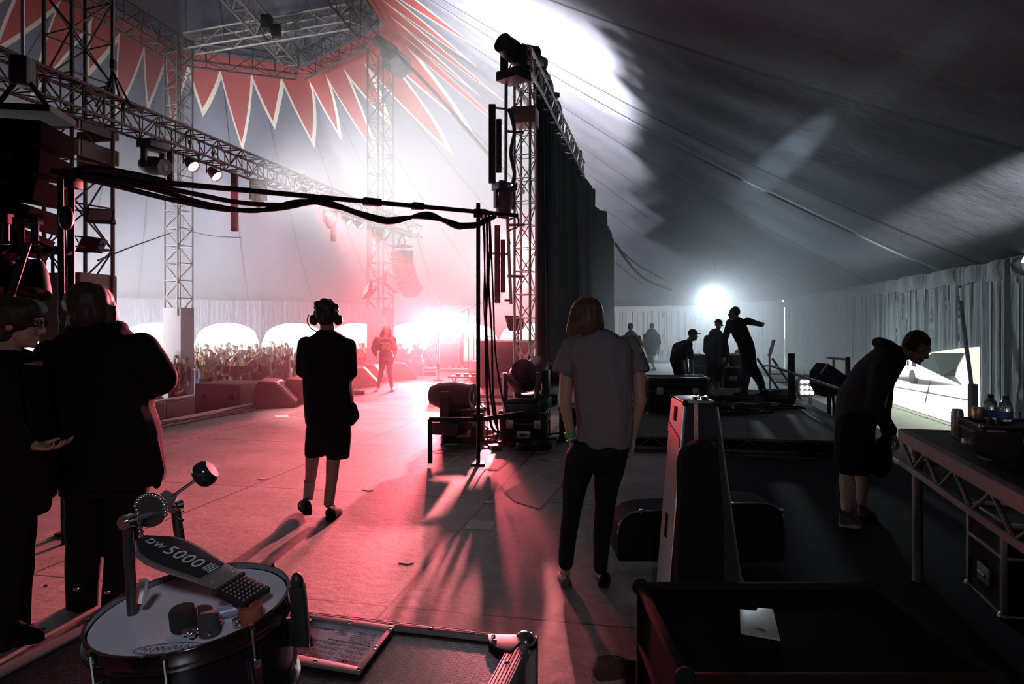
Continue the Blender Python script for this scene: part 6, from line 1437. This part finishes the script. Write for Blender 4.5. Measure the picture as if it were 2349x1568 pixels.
# big case at the bottom
zc = .6; P = [fl(1466, 1345, zc), fl(1935, 1345, zc), fl(1990, 1568, zc), fl(1452, 1568, zc)]
t = flight_case('flight_case', 'large black case at the bottom right with a silver plate on it', V((.93, 2.27, 0)), (.88, .68, .6), 0, edge=mat('worn_red_edge', (.022, .009, .008), .8, .0, spec=.1), latches=False, handles=False, corner=BLACK, panel=mat('matt_black_panel', (.006, .006, .006), .95, spec=.05))
paper('metal_plate', [(1697, 1388), (1735, 1392), (1738, 1385), (1773, 1388), (1790, 1457), (1699, 1441)], 'notched silver plate with yellow tape on the large black case', mat('dull_silver_plate', (.5, .5, .46), .5, .5), 'plate')
bpy.data.objects.remove([o for o in COL.objects if o.name == 'metal_plate'][0])
pl_ = [fl(*q, z=.632) for q in ((1697, 1388), (1735, 1392), (1738, 1385), (1773, 1388), (1790, 1457), (1699, 1441))]
o = MB().prism([p - pl_[0] for p in pl_], (0, 0, .006)).build('metal_plate', MATS['dull_silver_plate'], bevel=.001); o.location = pl_[0] - V((0, 0, .018)); tag(o, 'notched silver plate with a strip of yellow tape on the large black case', 'plate')
y_ = [fl(*q, z=.64) for q in ((1735, 1431), (1762, 1439), (1760, 1444), (1736, 1437))]; MB().prism([p - V(o.location) for p in y_], (0, 0, .001)).build('yellow_tape', mat('yellow_tape', (.7, .6, .1), .7), o, smooth=False)
# added small box, its dark red standing in for red-lit glints
o = MB().box((0, 0, .1), (.22, .3, .2)).build('glint_box', mat('red_glint_tint', (.14, .04, .03), .6), bevel=.01); o.location = (.72, 2.85, 0); tag(o, 'small box coloured dark red as a lit glint, on the floor before the gig bag', 'box')
t = thing('trainer', 'dark trainer shoe with pale stitching at the bottom frame edge', 'shoe', fl(1395, 1562)); shoe(t, (-.06, -.02, 0), (.2, .06, 0), mat('maroon_trainer', (.08, .03, .03), .6), MATS['pale_sole'])

# ------------------------------------------------------------------ near case, snare drum and pedal
CZ = .95; CC = fl(1215, 1462, CZ); th = -.24; e1 = V((math.cos(th), math.sin(th), 0)); e2 = V((-math.sin(th), math.cos(th), 0))
RIV = mat('riveted_aluminium', (.24, .22, .22), .55, .6)
def grid_mat():
    m = mat('mesh_laminate', (.02, .012, .013), .3); g = G(m); b = g.N['Principled BSDF']; tc = g.N.new('ShaderNodeTexCoord')
    br = g.N.new('ShaderNodeTexBrick'); br.inputs['Scale'].default_value = 42; br.inputs['Mortar Size'].default_value = .035; br.inputs['Mortar Smooth'].default_value = .6; br.inputs['Brick Width'].default_value = .62; br.inputs['Row Height'].default_value = .3
    g.L.new(tc.outputs['Object'], br.inputs['Vector']); bp = g.N.new('ShaderNodeBump'); bp.inputs['Strength'].default_value = 1; bp.inputs['Distance'].default_value = .006; bp.invert = True
    g.L.new(br.outputs['Fac'], bp.inputs['Height']); g.L.new(bp.outputs[0], b.inputs['Normal']); return m
W_, D_ = .95, .85; c = CC - e1 * W_ / 2 - e2 * D_ / 2
t = thing('flight_case', 'near black flight case with riveted edges and a framed paper label, carrying the snare drum', 'flight case', V((c.x, c.y, 0)), th)
CB = t
MB().box((0, 0, (CZ - .004) / 2), (W_ - .012, D_ - .012, CZ - .004)).build('body', grid_mat(), t)
mb = MB(); hw = .034
for y in (-1, 1): mb.box((0, y * (D_ / 2 - hw / 2), CZ), (W_, hw, .006)).box((0, y * D_ / 2, CZ - hw / 2), (W_, .006, hw))
for x in (-1, 1): mb.box((x * (W_ / 2 - hw / 2), 0, CZ), (hw, D_, .006)).box((x * W_ / 2, 0, CZ - hw / 2), (.006, D_, hw))
for x in (-1, 1):
    for y in (-1, 1): mb.box((x * W_ / 2, y * D_ / 2, CZ / 2), (.03, .03, CZ))
mb.build('edge_trim', RIV, t, bevel=.0015)
mb = MB()
for i in range(5): mb.tube((-W_ / 2, D_ / 2 - .004 - i * .0065, CZ + .0032), (W_ / 2, D_ / 2 - .004 - i * .0065, CZ + .0032), .0011, n=4, caps=False)
for i in range(5): mb.tube((W_ / 2 - .004 - i * .0065, -D_ / 2, CZ + .0032), (W_ / 2 - .004 - i * .0065, D_ / 2, CZ + .0032), .0011, n=4, caps=False)
mb.build('ribs', RIV, t)
for i in range(13): MB().ell((W_ / 2 - .12 - i * .092, D_ / 2 - .018, CZ + .004), (.006, .006, .0028), n=10, m=6).build('rivet', CHROME, t)
for i in range(7): MB().ell((W_ / 2 - .018, D_ / 2 - .12 - i * .1, CZ + .004), (.006, .006, .0028), n=10, m=6).build('rivet', CHROME, t)
MB().ell((W_ / 2 - .008, D_ / 2 - .008, CZ - .008), (.026, .026, .024)).build('ball_corner', CHROME, t)
mb = MB().prism([(W_ / 2 - .004, D_ / 2 - .004, CZ), (W_ / 2 - .085, D_ / 2 - .02, CZ), (W_ / 2 - .075, D_ / 2 - .05, CZ), (W_ / 2 - .05, D_ / 2 - .075, CZ), (W_ / 2 - .02, D_ / 2 - .085, CZ)], (0, 0, .008)); cp_ = mb.build('corner_plate', mat('dark_corner', (.1, .08, .08), .4, .8), t, bevel=.002)
for x, y in ((.07, .03), (.062, .05)): MB().ell((W_ / 2 - x, D_ / 2 - y, CZ + .009), (.005, .005, .003), n=8, m=6).build('rivet', CHROME, cp_)
def loc(p): d = V(p) - V((c.x, c.y, 0)); return V((d.dot(e1), d.dot(e2), d.z))
fo = [loc(fl(x, y, CZ)) for x, y in ((706, 1414), (906, 1441), (826, 1549), (610, 1513))]; fi = [loc(fl(x, y, CZ)) for x, y in ((716, 1427), (886, 1453), (820, 1536), (645, 1500))]
mb = MB()
for i in range(4): a, b = fo[i], fo[(i + 1) % 4]; a2, b2 = fi[i], fi[(i + 1) % 4]; mb.prism([a, b, b2, a2], (0, 0, .007))
fm = mb.build('label_frame', RIV, t, bevel=.0015)
for i in range(4):
    for k in (0, .5): MB().ell(fo[i].lerp(fo[(i + 1) % 4], k).lerp(fi[i].lerp(fi[(i + 1) % 4], k), .5) + V((0, 0, .007)), (.005, .005, .0025), n=8, m=6).build('rivet', CHROME, fm)
pa = MB().prism([p + V((0, 0, .001)) for p in fi], (0, 0, .002)).build('paper_label', mat('printed_label', (.55, .55, .68), .6), t, smooth=False)
INK = mat('label_ink', (.04, .04, .06), .7)
def q_(u, w_): return fi[0].lerp(fi[1], u).lerp(fi[3].lerp(fi[2], u), w_) + V((0, 0, .0032))
def dash(mb, u0, u1, w0, w1): mb.prism([q_(u0, w0), q_(u1, w0), q_(u1, w1), q_(u0, w1)], (0, 0, .0004))
mb = MB(); r5 = random.Random(2)
def textrow(u0, u1, w_, h, gap=.01, wd=.02):
    u = u0
    while u < u1: l = r5.uniform(.4, 1.4) * wd; dash(mb, u, min(u1, u + l), w_, w_ + h * r5.uniform(.6, 1)); u += l + gap * r5.uniform(.6, 1.2)
textrow(.03, .36, .14, .055, .014, .03); 
for k in range(5): textrow(.42, .56, .05 + k * .05, .02)
for k in range(7): textrow(.64, .93, .12 + k * .05, .016)
textrow(.4, .95, .42, .035, .01, .03)
for w_ in (.5, .62, .74, .86): dash(mb, .02, .98, w_, w_ + .004)
for u in (.33, .66): dash(mb, u, u + .003, .5, .98)
for k in range(4):
    for u in (.04, .37, .7): textrow(u, u + .24, .53 + k * .12, .045, .012, .025)
dash(mb, .72, .97, .87, .98); mb.build('printed_text', INK, pa, smooth=False)
# snare drum
dc = V((-.562, 1.20, 1.098)); tilt = Euler((math.radians(5), math.radians(-4), 0))
t = thing('snare_drum', 'snare drum with pale head and chrome hoop resting on the near flight case', 'drum', dc); t.rotation_euler = tilt
RD = .166
MB().lathe([(.0, -.14), (RD * .96, -.14), (RD * .96, -.006), (RD * .93, -.003), (0, -.003)], n=48).build('shell', mat('black_shell', (.012, .01, .012), .18), t)
MB().lathe([(0, -.001), (RD * .93, -.001), (RD * .955, .001), (RD * .955, .003), (RD * .93, .002), (0, .0015)], n=48).build('drum_head', mat('drum_skin', (.7, .7, .84), .42, noise=.15, scale=6), t)
def hoop(z, name):
    MB().lathe([(RD * .965, z - .016), (RD * 1.02, z - .016), (RD * 1.02, z - .012), (RD * .99, z - .01), (RD * .99, z + .01), (RD * 1.0, z + .013), (RD * .965, z + .013), (RD * .965, z - .016)], n=56).build(name, mat('dark_chrome', (.35, .33, .34), .15, 1.0), t)
hoop(.0, 'top_hoop'); hoop(-.135, 'bottom_hoop')
for i in range(8):
    a = i * PI / 4 + .2; d = V((math.cos(a), math.sin(a), 0))
    lg = MB().box(d * RD * 1.0 + V((0, 0, -.068)), (.02, .016, .05), Euler((0, 0, a)).to_matrix()).build('lug', CHROME, t, bevel=.004)
    MB().tube(d * RD * 1.015 + V((0, 0, -.05)), d * RD * 1.015 + V((0, 0, .012)), .003).tube(d * RD * 1.015 + V((0, 0, .008)), d * RD * 1.015 + V((0, 0, .016)), .005, n=6).build('tension_rod', CHROME, lg)
a = .10; d = V((math.cos(a), math.sin(a), 0))
st_ = MB().box(d * RD * 1.10 + V((0, 0, -.03)), (.026, .03, .11), Euler((0, 0, a)).to_matrix()).box(d * RD * 1.06 + V((0, 0, -.06)), (.03, .02, .05)).build('strainer', BLACKPL, t, bevel=.006)
MB().ell(d * RD * 1.10 + V((0, 0, .03)), (.012, .012, .018)).build('lever_knob', BLACKPL, st_); MB().lathe([(0, 0), (.006, 0), (.006, .02), (0, .02)], d * RD * 1.1 + V((.012, 0, -.09)), 10).build('thumb_screw', CHROME, st_)
def text_part(body, size, M, m, parent, name='lettering', sx=1.0):
    cu = bpy.data.curves.new('txt', 'FONT'); cu.body = body; cu.size = size; cu.extrude = .0004; cu.align_x = 'CENTER'; cu.align_y = 'CENTER'; cu.space_character = 1.1
    to = bpy.data.objects.new('txt', cu); COL.objects.link(to); dg = bpy.context.evaluated_depsgraph_get(); me = bpy.data.meshes.new_from_object(to.evaluated_get(dg)); bpy.data.objects.remove(to)
    me.materials.clear(); me.materials.append(m); ob = bpy.data.objects.new(name, me); COL.objects.link(ob); ob.parent = parent; ob.matrix_local = M; return ob
HP = mat('head_print', (.12, .12, .2), .6)
MB().path([V((-.022 + i * .0021, -.125 + .006 * math.sin(i * 1.35) + .0015 * math.sin(i * .6), .0025)) for i in range(40)], .0009, 4).build('script_logo', HP, t)
MB().path([V((.02 + .055 * math.cos(i * .3), -.125 + .015 * math.sin(i * .3), .0025)) for i in range(22)], .0009, 4).build('logo_ring', MATS['head_print'], t)
# bass drum pedal
hl, up_ = at(560, 1352, 1.17), at(322, 1240, 1.245); o_ = V((hl.x, hl.y, hl.z)); t = thing('bass_drum_pedal', 'metal bass drum pedal lying across the snare drum, footboard lettered 5000', 'pedal', o_)
d = (up_ - hl).normalized(); wv = V((.52, .85, .05)); wv = (wv - d * wv.dot(d)).normalized(); n = d.cross(wv).normalized(); n = -n if n.z < 0 else n
L_ = (up_ - hl).length
MPED = Matrix((-d, wv * 1.0, n)).transposed()   # x runs from the chain end to the heel
prof = [(.14, .030), (.30, .034), (.45, .040), (.60, .046), (.74, .047), (.86, .040), (.95, .022), (1.0, .012)]
def board(off, th, k, t0=0.14, name='footboard', m=None):
    P = [d * (u * L_) + wv * (w_ * k) for u, w_ in prof if u >= t0] + [d * (u * L_) - wv * (w_ * k) for u, w_ in reversed(prof) if u >= t0]
    return MB().prism([p + n * off for p in P], n * th).build(name, m, t, bevel=.001)
board(.0, .006, 1.0, m=mat('cast_aluminium', (.5, .48, .5), .4, .8)); bp_ = board(.0061, .002, .84, .28, 'grip_plate', mat('pedal_black', (.015, .015, .018), .6))
Mt = Matrix.Translation(d * (.66 * L_) + n * .0084) @ MPED.to_4x4()
text_part('5000', .038, Matrix.Translation(d * (.57 * L_) + n * .0084) @ MPED.to_4x4(), mat('pale_print', (.7, .7, .75), .6), t); text_part('DW', .022, Matrix.Translation(d * (.85 * L_) + n * .0084) @ MPED.to_4x4(), MATS['pale_print'], t)
mb = MB()
for i in range(4): mb.box(d * ((.30 + i * .022) * L_) + wv * .004 + n * .0085, (.0025, .026 - .004 * (i % 2), .0008), MPED)
mb.build('small_print', MATS['pale_print'], t)
hp_ = MB().box(d * (.02 * L_) - n * .004, (.07, .064, .012), MPED).build('heel_plate', mat('heel_dark', (.06, .05, .055), .4, .7), t, bevel=.002)
mb = MB()
for i in range(7):
    for j in range(7): mb.ell(d * (.02 * L_) + d * ((i - 3) * .0088) + wv * ((j - 3) * .0084) + n * .003, (.0024, .0024, .002), n=6, m=4)
mb.build('grip_studs', ALU, hp_)
MB().tube(d * (.135 * L_) - wv * .034, d * (.135 * L_) + wv * .034, .005).build('hinge', CHROME, t)
for i, s_ in ((0, -1), (1, 1)):
    MB().ell(d * (.2 * L_) + wv * s_ * .024 + n * .007, (.0022,) * 3, n=6, m=4).build('screw', CHROME, t)
# uprights, axle, cam, chain and beater
a0, a1 = at(292, 1196, 1.20) - o_, at(402, 1160, 1.33) - o_; ax = (a1 - a0).normalized()
MB().tube(a0, a1, .0055).build('axle', MATS['post_dark'] if 'post_dark' in MATS else STEEL, t)
for q, yb, w_ in ((a0, 1425, .0085), (a1, 1262, .009)):
    Yq = (q + o_).y; px = (q + o_).x / Yq * F + 1174.5; b_ = at(px + 14, yb, Yq) - o_
    po = MB().tube(q, b_, w_, w_ * 1.1, n=10).build('upright_post', mat('post_dark', (.1, .1, .11), .3, .8), t); MB().tube(q - ax * .010, q + ax * .010, .0125, n=18).tube(q - ax * .014, q + ax * .014, .007, n=14).build('bearing', CHROME, po)
q = at(345, 1172, 1.262) - o_; Mx = ax.to_track_quat('Z', 'Y').to_matrix()
cm_ = MB().lathe([(.012, -.004), (.029, -.004), (.029, .004), (.012, .004)], q, 30, Mx).build('cam', mat('cam_metal', (.12, .12, .12), .4, .9), t)
mb = MB()
for i in range(16): an = .3 + i * .2; mb.ell(q + Mx @ V((.031 * math.cos(an), .031 * math.sin(an), 0)), (.005, .005, .004), n=8, m=5)
for i in range(8): mb.ell((q + Mx @ V((.031 * math.cos(.3), .031 * math.sin(.3), 0))).lerp(d * (.97 * L_) + n * .004, i / 8), (.0045,) * 3, n=8, m=5)
mb.build('chain', CHROME, cm_)
hub = at(378, 1150, 1.29) - o_; MB().box(hub, (.026, .03, .028), Euler((.3, .5, 0)).to_matrix()).tube(hub, q, .009).build('beater_hub', STEEL, t, bevel=.003)
bb = at(470, 1086, 1.30) - o_; bt = MB().tube(hub, bb, .0032, n=10).build('beater_rod', CHROME, t)
dd = (bb - hub).normalized(); Mb = dd.cross(V((0, -.6, .8))).normalized().to_track_quat('Z', 'Y').to_matrix()
MB().lathe([(0, -.016), (.018, -.016), (.0245, -.008), (.025, .0), (.0245, .008), (.018, .016), (0, .016)], bb, 26, dd.to_track_quat('Z', 'Y').to_matrix()).build('beater_head', mat('beater_black', (.02, .02, .022), .12), bt)
spz = at(400, 1170, 1.33) - o_; mb = MB().path([spz + V((.012 + .006 * math.cos(i * .9), .006 * math.sin(i * .9), -.0026 * i)) for i in range(30)], .0015, 5); mb.build('spring', CHROME, t)
MB().tube(at(330, 1330, 1.18) - o_, at(322, 1380, 1.18) - o_, .008).build('wing_bolt', CHROME, t)
# bits lying on the drum head
def on_head(px, py, name, label, cat, mb, m, dz=.004, **kw):
    # intersect the pixel ray with the tilted head
    nrm = tilt.to_matrix() @ V((0, 0, 1)); dr = at(px, py, 1) - V((0, 0, EYE)); tt = (dc + nrm * dz - V((0, 0, EYE))).dot(nrm) / dr.dot(nrm)
    o = mb.build(name, m, **kw); o.location = V((0, 0, EYE)) + dr * tt; o.rotation_euler = tilt; return tag(o, label, cat)
on_head(424, 1440, 'felt_washer', 'black felt washer stack leaning on the drum head, left one', 'washer', MB().lathe([(0, 0), (.02, 0), (.022, .004), (.022, .03), (.018, .036), (0, .036)], n=22), mat('black_felt', (.02, .018, .018), .95))
on_head(482, 1452, 'wing_nut', 'dark cylindrical clamp on the drum head beside the pale tube', 'clamp', MB().lathe([(0, 0), (.017, 0), (.017, .03), (0, .034)], n=20), mat('grey_felt', (.06, .05, .06), .9))
on_head(448, 1459, 'drum_key', 'small metal drum key lying before the dark clamp', 'key', MB().tube((-.02, 0, .008), (.03, .01, .008), .006).tube((.03, -.012, .008), (.03, .03, .008), .004).ell((.0, -.01, .01), (.007,) * 3), CHROME)
on_head(512, 1420, 'small_tube', 'small pale blue tube lying on the drum head', 'tube', MB().tube((-.03, -.012, .01), (.03, .014, .012), .0095, n=14).tube((.03, .014, .012), (.037, .017, .0122), .006, n=10), mat('blue_tube', (.3, .34, .55), .3))
on_head(547, 1434, 'chrome_nut', 'bright square chrome nut on the drum head', 'nut', MB().box((0, 0, .007), (.014, .014, .014)).tube((0, 0, .007), (.0, -.014, .007), .004), CHROME, bevel=.002)
on_head(578, 1424, 'tape_roll', 'reddish brown tape roll on the drum head right of the chrome nut', 'tape', MB().lathe([(.007, 0), (.019, 0), (.02, .003), (.02, .024), (.019, .027), (.007, .027), (.006, .024), (.006, .003), (.007, 0)], n=26), mat('brown_tape', (.30, .08, .05), .6))
on_head(455, 1420, 'cymbal_felt', 'black felt disc behind the dark clamp on the drum head', 'washer', MB().lathe([(0, 0), (.024, 0), (.024, .014), (0, .016)], n=22), MATS['black_felt'])
